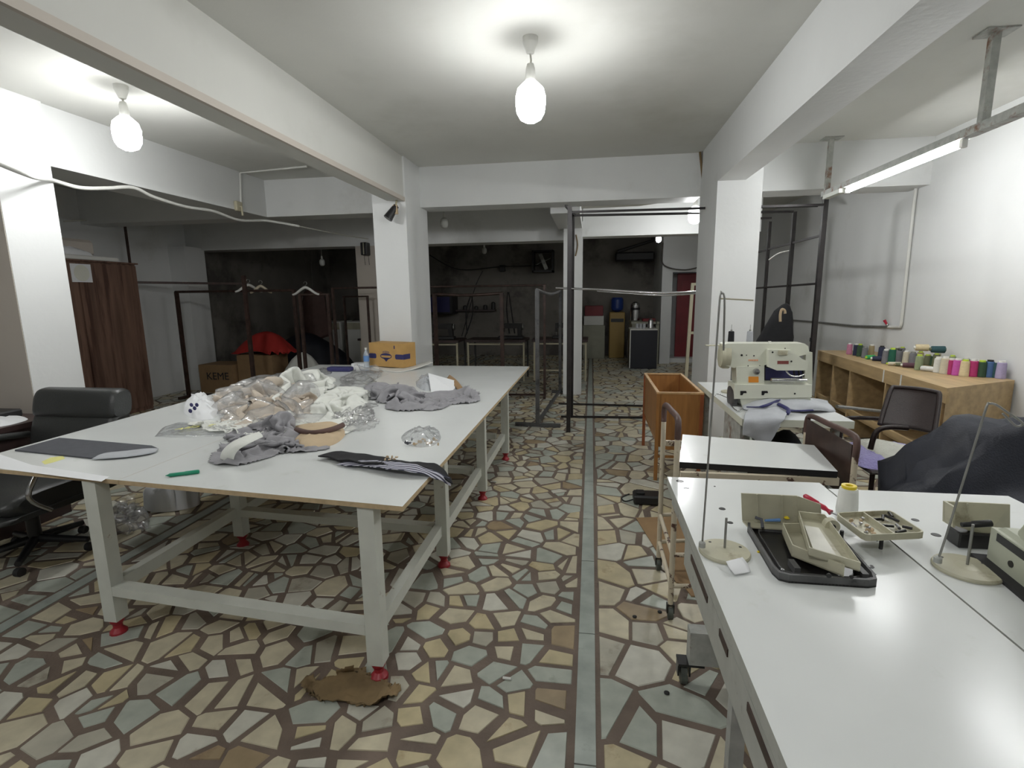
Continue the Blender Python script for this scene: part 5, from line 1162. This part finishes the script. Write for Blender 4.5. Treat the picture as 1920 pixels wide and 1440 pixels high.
for xx, yy in ((1.76, 3.40), (2.18, 3.40), (1.76, 3.86), (2.18, 3.86)): B().tube([(xx, yy, 0), (xx, yy, .42)], .015, 8).build('leg', 'chair_brown', ch)
for e, (yy) in enumerate((3.37,)):
    B().tube(smooth_path([P(1632, 842, y=yy), P(1640, 815, y=yy), P(1652, 804, y=yy), P(1675, 801, y=yy), P(1702, 803, y=yy)], 5), .016, 8).build('armrest', 'chair_brown', ch)
B().tube(smooth_path([(1.76, 3.86, .44), (1.78, 3.88, .62), (1.84, 3.88, .66), (2.1, 3.80, .67)], 5), .014, 8).build('armrest', 'chair_brown', ch)
cu = thing('seat_cushion', (1.95, 3.64, .446), 'fluffy white and lilac cushion on the brown chair seat', 'cushion')
b = B(); heap(b, [(1.70, 3.44), (1.95, 3.38), (2.19, 3.44), (2.19, 3.82), (1.98, 3.88), (1.72, 3.82)], .446, .09, seed=61, folds=5, rough=.2, m=60, fine=.05, flat=.35); b.build('plush_cover', 'plush_lilac', cu)
b = B(); heap(b, [(1.86, 3.42), (1.98, 3.40), (2.12, 3.44), (2.10, 3.66), (1.97, 3.84), (1.84, 3.80), (1.80, 3.6)], .50, .055, seed=61, folds=5, rough=.2, m=60, fine=.05, flat=.35); b.build('white_plush', 'plush_white', cu)
soft('navy_cloth_pile', 'large heap of dark navy cloth between the worktops and right wall', 'cloth', None, 1.10, 'navy_fabric', z=.002, outline=[(1.50, 2.66), (1.58, 2.38), (2.2, 2.30), (2.9, 2.32), (3.06, 2.6), (3.06, 3.15), (2.7, 3.18), (2.3, 3.10), (1.95, 3.05), (1.60, 2.95)], seed=63, step=.030, k=1.9, grow=.5, bend=16, offx=.25, th=.004, pw=.55, ridge=.13, xmax=3.27)
# dark clothes hanging at the black frame
soft('dark_clothes', 'dark clothes bundled on the black frame behind the cream machine', 'clothes', None, 1.28, 'black_fabric', z=.002, outline=[(1.78, 6.30), (2.1, 6.24), (2.28, 6.3), (2.29, 6.5), (2.15, 6.62), (1.85, 6.62)], seed=65, step=.034, k=3.0, grow=.2, bend=40, th=.004)
b = B(); b.tube(smooth_path([P(1463, 603, y=6.18), P(1463, 590, y=6.18), P(1466, 580, y=6.18), P(1471, 582, y=6.18), P(1472, 588, y=6.18)], 4), .014, 6)
tag(b.build('gold_clip', 'tan_fabric'), 'small tan loop on top of the dark bundled clothes', 'loop')
# ================================================================= left side: desk, office chair, wardrobe
dk = thing('desk', (-3.95, 3.05, 0), 'dark desk at the left edge behind the office chair', 'desk')
B().box((-4.9, 2.55, .70), (-3.78, 3.12, .735)).build('desktop', 'desk_wood', dk)
for x in (-4.85, -3.83): B().box((x, 2.58, 0), (x+.03, 3.09, .70)).build('side_panel', 'desk_wood', dk)
B().box((-4.82, 3.04, .25), (-3.83, 3.06, .70)).build('back_panel', 'desk_wood', dk)
b = B(); heap(b, [(-4.15, 2.70), (-3.92, 2.68), (-3.82, 2.80), (-3.90, 2.98), (-4.15, 3.0)], .7356, .035, seed=71, folds=6, rough=.6, m=40)
tag(b.build('crumpled_papers', 'white_paper'), 'crumpled white papers on the dark desk at the left edge', 'papers')
b = B(); b.box((-4.35, 2.85, .7356), (-4.02, 3.05, .79), bev=.01); o = b.build('dark_case', 'black_plastic'); o.location.z += .0; tag(o, 'dark flat case lying at the back of the desk', 'case')
oc = thing('office_chair', (-3.38, 2.48, 0), 'black leather office chair with its back to the left pillar', 'chair')
def cush(name, prof, x0, x1, mname='leather_black', r=.05):
    """upholstered part: side profile (y,z) swept across x with rounded ends"""
    b = B(); n = len(prof); c_ = sum((Vector((0, p[0], p[1])) for p in prof), Vector())/n; st = [(0, .80), (.02, .93), (.06, 1), (.94, 1), (.98, .93), (1, .80)]
    vs = []; 
    for t, k in st:
        for p in prof: q = c_+(Vector((0, p[0], p[1]))-c_)*k; vs.append((x0+(x1-x0)*t, q.y, q.z))
    fs = [(i*n+j, i*n+(j+1) % n, (i+1)*n+(j+1) % n, (i+1)*n+j) for i in range(5) for j in range(n)]
    b.add(vs, fs, 0, True); b.add(vs[:n], [tuple(range(n-1, -1, -1))]); b.add(vs[-n:], [tuple(range(n))]); return b.build(name, mname, oc)
sp = lambda pts, k=4: [(q.y, q.z) for q in smooth_path([(0, p[0], p[1]) for p in pts], k, True)]
cush('headrest', sp([(2.855, .78), (2.86, .88), (2.90, .955), (2.98, .965), (3.02, .92), (2.99, .78)]), -3.70, -3.07)
cush('backrest', sp([(2.78, .48), (2.80, .62), (2.86, .80), (2.99, .81), (2.95, .62), (2.90, .47)]), -3.70, -3.07)
cush('seat', sp([(2.18, .40), (2.16, .46), (2.30, .50), (2.70, .49), (2.82, .46), (2.80, .37), (2.30, .36)]), -3.68, -3.06)
cush('seat_rim', sp([(2.15, .36), (2.14, .395), (2.82, .385), (2.82, .35)], 2), -3.69, -3.05)
for x in (-3.76, -2.99):
    a = B().tube(smooth_path([(x, 2.86, .66), (x, 2.6, .69), (x, 2.35, .67), (x, 2.25, .62)], 5), .022, 10).build('armrest', 'leather_black', oc)
    B().tube(smooth_path([(x, 2.28, .62), (x, 2.22, .50), (x+(.04 if x < -3.4 else -.04), 2.35, .375)], 5), .014, 8).build('arm_bracket', 'chrome', oc)
B().tube([(-3.37, 2.5, .36), (-3.37, 2.5, .10)], .035, 12).build('gas_lift', 'black_plastic', oc)
for k in range(5):
    a = k*2*PI/5+.3; e = Vector((-3.37+.29*math.cos(a), 2.5+.29*math.sin(a), .075))
    l = B().tube([(-3.37, 2.5, .11), e], [.028, .018], 8).build('base_leg', 'black_plastic', oc); B().lathe((e.x, e.y, .026), [(.01, -.018), (.026, -.016), (.026, .016), (.01, .018)], 12, axis='x').build('caster', 'black_rubber', l)
wr = thing('wardrobe', (-6.5, 5.6, 0), 'tall dark brown wardrobe standing behind the left pillar', 'wardrobe')
B().box((-6.88, 4.7, 0), (-6.22, 6.42, 2.02)).build('carcass', 'wood_wardrobe', wr)
for y in (4.72, 5.58): B().box((-6.22, y, .06), (-6.20, y+.83, 2.0)).build('door_leaf', 'wood_wardrobe', wr)
B().box((-6.88, 4.7, 2.02), (-6.185, 6.44, 2.04)).build('top_edge', 'wood_wardrobe', wr)
q = P(152, 512, x=-6.2); b = B(); b.box((-6.199, q.y-.13, q.z-.11), (-6.192, q.y+.13, q.z+.11)); o = b.build('pale_sticker', 'white_paper', wr)
B().lathe((-6.191, q.y, q.z), [(.10, -.001), (.10, .001)], 20, axis='x').build('round_print', 'plush_white', wr)
b = B(); b.box((-6.75, 4.9, 2.041), (-6.19, 6.16, 2.095), bev=.01); tag(b.build('foam_slab', 'white_plastic'), 'pale foam slab lying on top of the wardrobe', 'slab')
b = B(); b.box((-6.7, 5.0, 2.096), (-6.3, 5.95, 2.30), bev=.035); tag(b.build('wrapped_bundle', 'paint_beige'), 'bundle wrapped in pale plastic on top of the wardrobe', 'bundle')
b = B(); heap(b, [(-6.29, 5.25), (-6.20, 5.25), (-6.20, 5.78), (-6.29, 5.78)], 2.096, .10, seed=74, folds=6, rough=.4, m=32); tag(b.build('white_wrap', 'white_paper'), 'crumpled white wrap in front of the bundle on the wardrobe', 'wrap')
# plastic bags on the floor under the table's left side
t = soft('floor_bag', 'crumpled clear plastic bag on the floor under the table by the office chair', 'plastic bag', [(185, 985), (200, 955), (250, 940), (290, 965), (288, 1000), (230, 1015)], .14, 'film', z=.006, seed=75, grow=.35, bend=12, step=.018, th=.0008)
b = B(); heap(b, [(-3.28, 3.18), (-3.05, 3.16), (-2.92, 3.30), (-3.1, 3.45), (-3.3, 3.4)], .0065, .34, seed=76, folds=5, rough=.35, m=48, flat=.4)
o = tag(b.build('white_sack', 'white_paper'), 'white printed sack standing under the far left table side', 'sack')
for k in range(3): B().box((-3.24+k*.08, 3.155, .20), (-3.20+k*.08, 3.165, .25)).build('dark_print', 'ink_black', o)
soft('brown_paper', 'stained brown paper crumpled flat on the floor at the front right table foot', 'paper', [(552, 1300), (560, 1275), (620, 1262), (650, 1242), (705, 1256), (764, 1286), (752, 1310), (700, 1340), (640, 1325), (580, 1325)], .004, 'stain_brown', z=.006, seed=77, grow=.08, bend=60, step=.012, th=.001)
for (x, y, ln, lb) in ((943, 1271, .035, 'small white plastic bit on the floor left of the marble strip'), (920, 903, .05, 'small black and white scrap on the floor near the third table foot')):
    p = P(x, y, z=.008); tag(B().tube([p, p+Vector((ln, -.004, .002))], .006, 6).build('floor_scrap', 'white_plastic'), lb, 'scrap')
for k, (x, y) in enumerate(((1237, 1148), (1250, 1300), (1190, 1157))):
    tag(B().lathe(P(x, y, z=.0048), [(.010, 0), (.011, .004), (.006, .007)], 10).build('black_blob', 'black_rubber'), ('small black blob on a stone beside the front trolley caster', 'black blob on the floor left of the low frame caster', 'tiny black blob in the joint left of the trolley')[k], 'blob')
# ================================================================= pipes and cables
def line(name, pts, r, mname, label, cat, k=5, n=6): return tag(B().tube(smooth_path(pts, k) if k else pts, r, n).build(name, mname), label, cat)
line('cable', [P(-30, 292, y=3.17), P(0, 308, y=3.17), P(60, 331, y=3.18), P(98, 338, x=-4.08), P(150, 352, x=-4.08), P(200, 353, x=-4.09), P(250, 352, x=-4.10), P(290, 370, x=-4.10), P(350, 388, x=-4.11), P(400, 396, x=-4.11), P(450, 413, x=-4.12), P(500, 414, x=-4.12), P(560, 424, y=6.33)], .016, 'white_plastic', 'thick white cable sagging along the left beam', 'cable')
line('cable', [P(560, 424, y=6.34), P(640, 440, y=7.2), P(690, 448, y=8.1)], .008, 'grey_plastic_pipe', 'thin cable running from the left beam into the back room', 'cable')
line('conduit', [P(575, 312, z=CZ-.012), P(452, 324, z=CZ-.012), P(450, 326, x=-4.115), P(452, 385, x=-4.115)], .012, 'white_plastic', 'white conduit from ceiling down to the socket on the left beam', 'conduit', k=0)
so = thing('wall_socket', P(446, 388, x=-4.12), 'small cream junction box on the left beam', 'socket'); q = P(446, 388, x=-4.12); B().box((q.x-.008, q.y-.06, q.z-.05), (q.x+.03, q.y+.05, q.z+.06), bev=.006).build('socket_box', 'frame_cream', so); B().tube([(q.x+.03, q.y, q.z), (q.x+.05, q.y, q.z), (q.x+.05, q.y, q.z-.1)], .012, 8).build('plug', 'frame_cream', so)
line('conduit', [P(120, 415, x=-6.88), P(300, 405, y=7.3), P(445, 400, y=6.75)], .012, 'grey_plastic_pipe', 'pale conduit under the ceiling of the left side bay', 'conduit', k=0)
line('drain_pipe', [P(1718, 352, x=3.28), P(1714, 380, x=3.28), P(1690, 605, x=3.28), P(1688, 613, x=3.28), P(1666, 613, x=3.28)], .016, 'white_plastic', 'white vertical pipe on the right wall above the spool shelf', 'pipe', k=0, n=8)
line('drain_pipe', [P(1666, 613, x=3.285), P(1600, 611, x=3.285), P(1530, 604, x=3.285), P(1480, 600, x=3.285)], .014, 'dull_metal', 'old metal pipe running level along the right wall', 'pipe', k=0, n=8)
tp = thing('red_tap', P(1664, 606, x=3.27), 'small red valve handle on the right wall pipe', 'tap'); q = P(1664, 610, x=3.27)
B().lathe(q, [(.01, -.02), (.016, 0), (.01, .02)], 10).build('valve_body', 'dull_metal', tp); B().tube([q, P(1658, 600, x=3.24)], [.010, .016], 8).build('valve_handle', 'red_handle', tp)
line('pipe_bundle', [P(1320, 275, y=6.06), P(1320, 385, y=6.06)], .018, 'dull_metal', 'grey pipe down the corner of the wide pillar', 'pipe', k=0, n=8)
line('pipe_bundle', [P(1312, 280, y=6.07), P(1317, 330, y=6.07), P(1321, 378, y=6.07)], .012, 'stain_brown', 'rusty brown pipe beside the grey one in the pillar corner', 'pipe', k=0, n=8)
line('pipe_bundle', [P(1090, 388, y=6.5), P(1200, 383, y=6.5), P(1316, 366, y=6.5)], .02, 'grey_plastic_pipe', 'grey pipe under the cross beam towards the pillar corner', 'pipe', k=0, n=8)
for (x, y, r, lb) in ((735, 395, .03, 'dark camera on a small arm on the middle pillar'),):
    t = thing('wall_camera', P(737, 385, y=5.55), lb, 'camera'); yy = 5.52
    B().tube([P(744, 374, y=5.60), P(742, 386, y=yy)], .012, 8).build('mount_arm', 'frame_cream', t); B().tube([P(743, 386, y=yy), P(727, 410, y=yy-.05)], [.03, .05], 8).build('camera_body', 'black_plastic', t)
    B().box(P(739, 402, y=yy), P(744, 384, y=yy-.03)).build('side_plate', 'tan_fabric', t)
line('cable', [P(1080, 440, y=7.95), P(1083, 460, y=7.95), P(1079, 480, y=7.95)], .01, 'stain_brown', 'short brown cable loop on the slim pillar', 'cable')
line('cable', [P(1243, 455, y=11.65), P(1241, 490, y=11.65), P(1255, 502, y=11.65), P(1285, 506, y=11.65), P(1314, 500, y=11.65)], .014, 'dark_pipe', 'dark cable sagging above the red door', 'cable')
line('cord', [P(1442, 487, y=6.9), P(1460, 475, y=6.75), P(1480, 470, y=6.7)], .007, 'white_plastic', 'white string tied between the bars of the black frame', 'cord')
# ================================================================= back rooms
SCB = [(380, 690, .42, .45, 7.5, 'cardboard')]
kb = thing('cardboard_box', (-6.1, 7.72, 0), 'brown cardboard box with black capital letters beside the left wall pilaster', 'box')
B().box((-6.42, 7.6, 0), (-5.80, 8.1, .47)).build('box_body', 'cardboard', kb)
text_mesh('lettering', 'KEME', .17, P(408, 706, y=7.595), (PI/2, 0, 0), 'ink_black', kb)
kb2 = thing('cardboard_box', (-5.45, 7.9, 0), 'second brown cardboard box right of the lettered one', 'box'); B().box((-5.78, 7.7, 0), (-5.15, 8.15, .62)).build('box_body', 'cardboard', kb2)
B().box((-5.77, 7.71, .62), (-5.47, 8.14, .628)).build('lid_flap', 'cardboard', kb2)
soft('red_cloth', 'bright red cloth piled on the second cardboard box', 'cloth', None, .30, 'red_cloth', z=.63, outline=[(-5.74, 7.74), (-5.3, 7.72), (-5.02, 7.8), (-5.0, 8.1), (-5.5, 8.2), (-5.75, 8.1)], seed=81, grow=.3, bend=35, step=.03, k=2.5)
soft('white_cloth', 'white cloth bundle right of the red pile', 'cloth', None, .60, 'white_fabric', z=.002, outline=[(-5.08, 7.72), (-4.7, 7.70), (-4.5, 7.85), (-4.6, 8.1), (-5.08, 8.1)], seed=82, grow=.3, bend=35, step=.03, k=2.5)
soft('dark_cloth_pile', 'dark pile of clothes in front of the white appliances at the back', 'clothes', None, .85, 'navy_fabric', z=.002, outline=[(-6.4, 8.9), (-5.4, 8.8), (-4.9, 8.8), (-4.8, 9.2), (-4.85, 9.7), (-5.5, 9.9), (-6.4, 9.7)], seed=83, grow=.25, bend=35, step=.06, k=5.0)
for k, (xa, ya) in enumerate(((-6.05, 10.6), (-5.30, 10.6))):
    t = thing('white_appliance', (xa+.32, ya+.3, 0), ('white boxy appliance at the back left behind the dark clothes', 'second white appliance beside the grey cabinet at the back')[k], 'appliance')
    B().box((xa, ya, 0), (xa+.66, ya+.6, 1.02), bev=.01).build('housing', 'white_plastic', t); B().box((xa+.03, ya-.01, .85), (xa+.63, ya, .99)).build('control_panel', 'machine_beige', t)
t = thing('grey_cabinet', (-4.2, 10.9, 0), 'dark grey cabinet right of the white appliances', 'cabinet'); B().box((-4.6, 10.6, 0), (-3.85, 11.2, 1.05)).build('carcass', 'paint_dark', t); B().box((-4.58, 10.585, .05), (-3.87, 10.6, 1.0)).build('door_leaf', 'paint_dark', t)
b = B(); b.box((-4.5, 10.65, 1.051), (-4.0, 11.1, 1.16), bev=.02); tag(b.build('dark_case', 'black_plastic'), 'dark case on top of the grey cabinet', 'case')
t = thing('hanging_coat', (-5.5, 9.9, 1.2), 'brown dark coat hanging at the back left of the hangers', 'coat')
b = B(); patch(b, [[(-5.75, 9.9, 1.62), (-5.55, 9.8, 1.70), (-5.35, 9.9, 1.62)], [(-5.85, 9.9, 1.2), (-5.55, 9.75, 1.25), (-5.3, 9.9, 1.2)], [(-5.9, 9.95, .75), (-5.55, 9.75, .72), (-5.28, 9.95, .75)]], 6, amp=.03, fs=5, thick=.03); b.build('coat_body', 'brown_fabric', t)
B().tube([(-5.55, 9.86, 1.68), (-5.55, 9.86, 2.6), (-5.55, 9.86, CZ)], .004, 5).build('hanging_cord', 'dark_pipe', t)
t = thing('wall_speaker', (-3.66, 8.15, 2.2), 'black speaker hung on the beige pillar in the back room', 'speaker')
q = P(686, 467, y=8.15); B().box((q.x-.055, 8.06, q.z-.10), (q.x+.055, 8.198, q.z+.10), bev=.01).build('cabinet', 'black_plastic', t); B().box((q.x-.006, 8.055, q.z-.09), (q.x+.006, 8.062, q.z+.09)).build('light_strip', 'machine_beige', t)
for dx in (-.035, .035): B().tube([(q.x+dx, 8.15, q.z-.10), (q.x+dx, 8.17, q.z-.25)], .004, 5).build('cable', 'dark_pipe', t)
# pressing stations and machines along the dark wall
def station(x0, x1, y0, y1, label, mx=None):
    t = thing('sewing_station', ((x0+x1)/2, (y0+y1)/2, 0), label, 'table')
    B().box((x0, y0, .71), (x1, y1, .75)).build('tabletop', 'desk_wood', t)
    for x in (x0+.03, x1-.05):
        for y in (y0+.03, y1-.05): B().box((x, y, 0), (x+.03, y+.03, .71)).build('leg', 'frame_cream' if y < y0+.1 else 'machine_dark', t)
    B().box((x0+.06, y0+.035, .18), (x1-.05, y0+.055, .205)).build('stretcher', 'frame_cream', t); B().box((x0+.06, y0+.035, .66), (x1-.05, y0+.055, .685)).build('stretcher', 'frame_cream', t)
    return t
def dark_machine(x, y, z, label, w_=.42):
    t = thing('sewing_machine', (x, y, z), label, 'sewing machine')
    B().box((x-w_*.55, y-.09, z), (x+w_*.55, y+.09, z+.05), bev=.01).build('machine_bed', 'machine_dark', t)
    B().ext([(x+w_*.30, z+.05), (x+w_*.48, z+.05), (x+w_*.46, z+.28), (x-w_*.40, z+.28), (x-w_*.42, z+.12), (x-w_*.30, z+.12), (x-w_*.28, z+.19), (x+w_*.28, z+.19)], 'y', y-.05, y+.05).build('machine_arm', 'oily_black', t)
    B().lathe((x+w_*.48, y, z+.22), [(.02, 0), (.06, .01), (.06, .03), (.02, .035)], 14, axis='x').build('handwheel', 'dull_metal', t); B().tube([(x-w_*.36, y, z+.12), (x-w_*.36, y, z+.06)], .006, 6).build('needle_bar', 'chrome', t)
    return t
for k, (x0, x1) in enumerate(((-3.55, -2.35), (-2.25, -1.15), (-1.05, -.05))):
    station(x0, x1, 9.0+.1*k, 9.65+.1*k, ('dark sewing station behind the low arch rack', 'middle dark sewing station between the rack posts', 'right dark sewing station beside the slim pillar')[k])
dark_machine(-2.72, 9.3, .751, 'black sewing machine on the left dark station'); dark_machine(-1.45, 9.4, .751, 'black sewing machine on the middle dark station')
dark_machine(-.5, 9.5, .751, 'black sewing machine on the right dark station', .36)
station(-4.45, -3.75, 9.4, 9.95, 'low table with a pale metal frame left of the beige pillar'); bpy.data.objects['sewing_station.003']['label'] = 'low table with pale metal frame behind the narrow rack'
t = thing('wall_monitor', (-4.3, 12.95, 1.4), 'big dark monitor box on the back wall left of the shelf', 'monitor'); q0, q1 = P(806, 590, y=12.6), P(847, 552, y=12.6)
B().box((q0.x-.1, 12.6, q0.z), (q1.x, 13.19, q1.z), bev=.02).build('monitor_body', 'black_plastic', t); B().box((q0.x-.02, 12.59, q0.z+.06), (q1.x-.06, 12.6, q1.z-.06)).build('screen', 'ink_navy', t)
t = thing('wall_shelf', (-3.2, 13.1, 1.1), 'narrow dark shelf on the back wall with small objects', 'shelf'); a, c = P(850, 581, y=13.0), P(928, 580, y=13.0)
B().box((a.x, 12.95, a.z-.04), (c.x, 13.199, a.z)).build('shelf_board', 'desk_wood', t)
for k, (x, hgt) in enumerate(((910, .10), (925, .17), (872, .09), (893, .07))):
    q = P(x, 580, y=13.08); tag(B().lathe((q.x, 13.08, a.z+.0005), [(.05, 0), (.055, .01), (.05, hgt), (.02, hgt+.02)], 10).build('small_pot', 'machine_dark'), ('dark pot on the back wall shelf, third from the left', 'tallest dark pot at the right end of the back shelf', 'dark pot at the left end of the back shelf', 'low dark pot second on the back shelf')[k], 'pot')
t = thing('wall_fan', tuple(P(1020, 490, y=12.9)), 'dark boxy fan mounted high on the back wall', 'fan'); q = P(1018, 490, y=12.9)
for e in ((-.26, -.26, -.22, .26), (.22, -.26, .26, .26), (-.26, -.26, .26, -.22), (-.26, .22, .26, .26)): B().box((q.x+e[0], 12.8, q.z+e[1]), (q.x+e[2], 13.19, q.z+e[3])).build('fan_frame', 'black_plastic', t)
for k in range(4):
    a_ = k*PI/2+.4; B().sqbar((q.x, 12.98, q.z), (q.x+.2*math.cos(a_), 13.0, q.z+.2*math.sin(a_)), .09, w2=.01).build('blade', 'dull_metal', t)
B().lathe((q.x, 12.97, q.z), [(.05, -.03), (.05, .03)], 12, axis='y').build('fan_hub', 'dull_metal', t)
for k, pts in enumerate(([P(905, 508, y=12.9), P(892, 535, y=11.5), P(880, 580, y=10.2), P(866, 630, y=9.4)], [P(882, 556, y=9.6), P(874, 585, y=9.5), P(876, 625, y=9.4)], [P(885, 556, y=9.7), P(886, 590, y=9.6), P(872, 632, y=9.35)],
                         [P(952, 548, y=9.7), P(950, 580, y=9.6), P(955, 625, y=9.45)], [P(954, 548, y=9.75), P(960, 590, y=9.6), P(965, 625, y=9.5)], [P(805, 478, y=12.9), P(860, 505, y=12.9), P(940, 500, y=12.95), P(1010, 498, y=13.0)])):
    line('cable', pts, .013 if k else .008, 'black_rubber', ('black cable slanting from the back wall to the left dark machine', 'black cable hanging over the left dark machine, thicker left one', 'black cable hanging over the left dark machine, right one', 'black cable looped over the middle dark machine, left strand', 'black cable looped over the middle dark machine, right strand', 'dark cable strung high along the back wall')[k], 'cable')
t = thing('junction_box', tuple(P(942, 503, y=13.1)), 'small dark junction box on the back wall cable', 'box'); q = P(942, 503, y=13.1); B().box((q.x-.07, 13.05, q.z-.08), (q.x+.07, 13.199, q.z+.08), bev=.01).build('box_body', 'black_plastic', t)
# kitchen corner
def cab(name, x0, x1, y0, y1, h, mname, label, cat, door=True, z0=0):
    t = thing(name, ((x0+x1)/2, (y0+y1)/2, z0), label, cat); B().box((x0, y0, z0+.0005), (x1, y1, z0+h), bev=.006).build('carcass', mname, t)
    if door: B().box((x0+.015, y0-.012, z0+.03), (x1-.015, y0, z0+h-.03)).build('door_leaf', mname, t)
    return t
cab('low_cabinet', -.19, .33, 12.55, 13.1, .80, 'cabinet_cream', 'low cream cabinet at the back of the kitchen', 'cabinet')
cab('white_box', -.17, .30, 12.6, 13.05, .22, 'white_plastic', 'white box on top of the low cream cabinet', 'box', False, .801)
cab('red_crate', -.15, .28, 12.6, 13.0, .24, 'door_red', 'dark red crate stacked on the white box in the kitchen', 'crate', False, 1.022)
wd_ = thing('water_dispenser', (.62, 12.9, 0), 'yellow water dispenser with a blue bottle in the kitchen', 'water dispenser')
B().box((.44, 12.7, 0), (.80, 13.08, 1.10), bev=.015).build('dispenser_body', 'dispenser_yellow', wd_); B().box((.47, 12.68, .87), (.77, 12.70, .95)).build('tap_recess', 'black_plastic', wd_); B().lathe((.62, 12.88, 1.10), [(.05, 0), (.13, .05), (.145, .1), (.145, .30), (.12, .35)], 18).build('water_jug', 'blue_plastic', wd_)
cab('dark_bin', .86, 1.15, 12.6, 13.0, .45, 'paint_dark', 'dark bin between the dispenser and the kitchen counter', 'bin', False)
kc = thing('kitchen_counter', (1.2, 12.0, 0), 'pale kitchen counter with things on it beside the fridge', 'counter'); B().box((.87, 11.6, .88), (1.47, 12.5, .93)).build('worktop', 'cabinet_cream', kc); B().box((.89, 11.65, 0), (1.0, 12.4, .88)).build('side_panel', 'cabinet_cream', kc)
B().box((1.40, 11.65, 0), (1.47, 12.4, .88)).build('side_panel', 'cabinet_cream', kc)
fg = thing('small_fridge', (1.12, 11.1, 0), 'small black fridge with a white edge in front of the kitchen counter', 'fridge'); B().box((.80, 10.85, 0), (1.34, 11.4, .80)).build('fridge_body', 'fridge_black', fg); B().box((.80, 10.84, .80), (1.34, 11.4, .825)).build('top_edge', 'white_plastic', fg); B().box((.79, 10.82, .02), (.81, 10.85, .82)).build('door_edge', 'white_plastic', fg); B().box((.82, 10.825, .03), (1.34, 10.85, .79)).build('door_leaf', 'fridge_black', fg)
t = thing('tea_urn', (.97, 11.9, .93), 'tall metal tea urn on the kitchen counter', 'urn'); B().lathe((.97, 11.9, .93), [(.09, .0005), (.10, .02), (.10, .36), (.08, .40), (.02, .43)], 20).build('urn_body', 'chrome', t); B().lathe((.97, 11.9, .93), [(.103, .25), (.103, .3)], 20).build('urn_band', 'black_plastic', t)
t = thing('kettle', (1.25, 11.05, .825), 'steel kettle on top of the small fridge', 'kettle'); B().lathe((1.22, 11.05, .825), [(.06, .0005), (.065, .01), (.05, .16), (.03, .19), (.01, .2)], 16).build('kettle_body', 'chrome', t); B().tube(smooth_path([(1.28, 11.05, .85), (1.33, 11.05, .9), (1.32, 11.05, .99), (1.26, 11.05, .99)], 4), .009, 6).build('handle', 'black_plastic', t)
b = B(); b.box((1.12, 11.7, .931), (1.40, 11.95, .99), bev=.01); tag(b.build('red_tin', 'door_red'), 'dark red tin on the kitchen counter', 'tin')
for k, x in enumerate((.95, 1.02, 1.09)): tag(B().lathe((x, 11.05, .8255), [(.025, 0), (.03, .01), (.03, .10), (.027, .10)], 12).build('tea_glass', 'film_thick'), 'glass on top of the small black fridge', 'glass', 'glasses on the fridge')
b = B(); b.box((.55, 12.75, 2.30), (1.45, 13.15, 2.50), bev=.03); b.tube([(.6, 12.8, 2.52), (1.4, 12.8, 2.75), (1.4, 12.8, CZ)], .04, 8); o = b.build('hood', 'machine_dark'); o.name = 'extractor_hood'; o['kind'] = 'stuff'; tag(o, 'dark extractor hood hung high in the kitchen', 'hood'); del o['kind']
# red door and cream frame
rd = thing('door_1', (2.0, 12.2, 0), 'dark red door standing ajar right of the kitchen', 'door'); rd['kind'] = 'structure'
B().box((1.90, 12.20, .02), (2.75, 12.25, 1.97)).build('door_leaf', 'door_red', rd); B().box((2.0, 12.19, 1.2), (2.65, 12.20, 1.8)).build('door_panel', 'door_red', rd); B().box((2.0, 12.19, .25), (2.65, 12.20, .95)).build('door_panel', 'door_red', rd)
struct(B().box((1.72, 11.9, 0), (3.3, 12.6, .10)).build('trim_11', 'paint_wall'), 'white broken step below the red door', 'step')
cf = thing('cream_frame', (1.5, 8.9, 0), 'tall cream timber frame leaning in front of the red door', 'frame'); yy = 8.9
xa, xb = P(1293, 600, y=yy).x, P(1330, 600, y=yy).x
B().sqbar((xa-.02, yy, 0.0), (xa+.02, yy, P(1296, 533, y=yy).z), .05).build('post', 'frame_cream', cf)
B().sqbar((xa, yy, P(1296, 533, y=yy).z), (xb, yy, P(1296, 533, y=yy).z), .04).build('cross_bar', 'frame_cream', cf); B().sqbar((xa, yy, P(1296, 624, y=yy).z), (xb, yy, P(1296, 624, y=yy).z), .04).build('cross_bar', 'frame_cream', cf)
B().sqbar((xb, yy, 0), (xb, yy, P(1296, 533, y=yy).z), .05).build('post', 'frame_cream', cf)
run_sims()
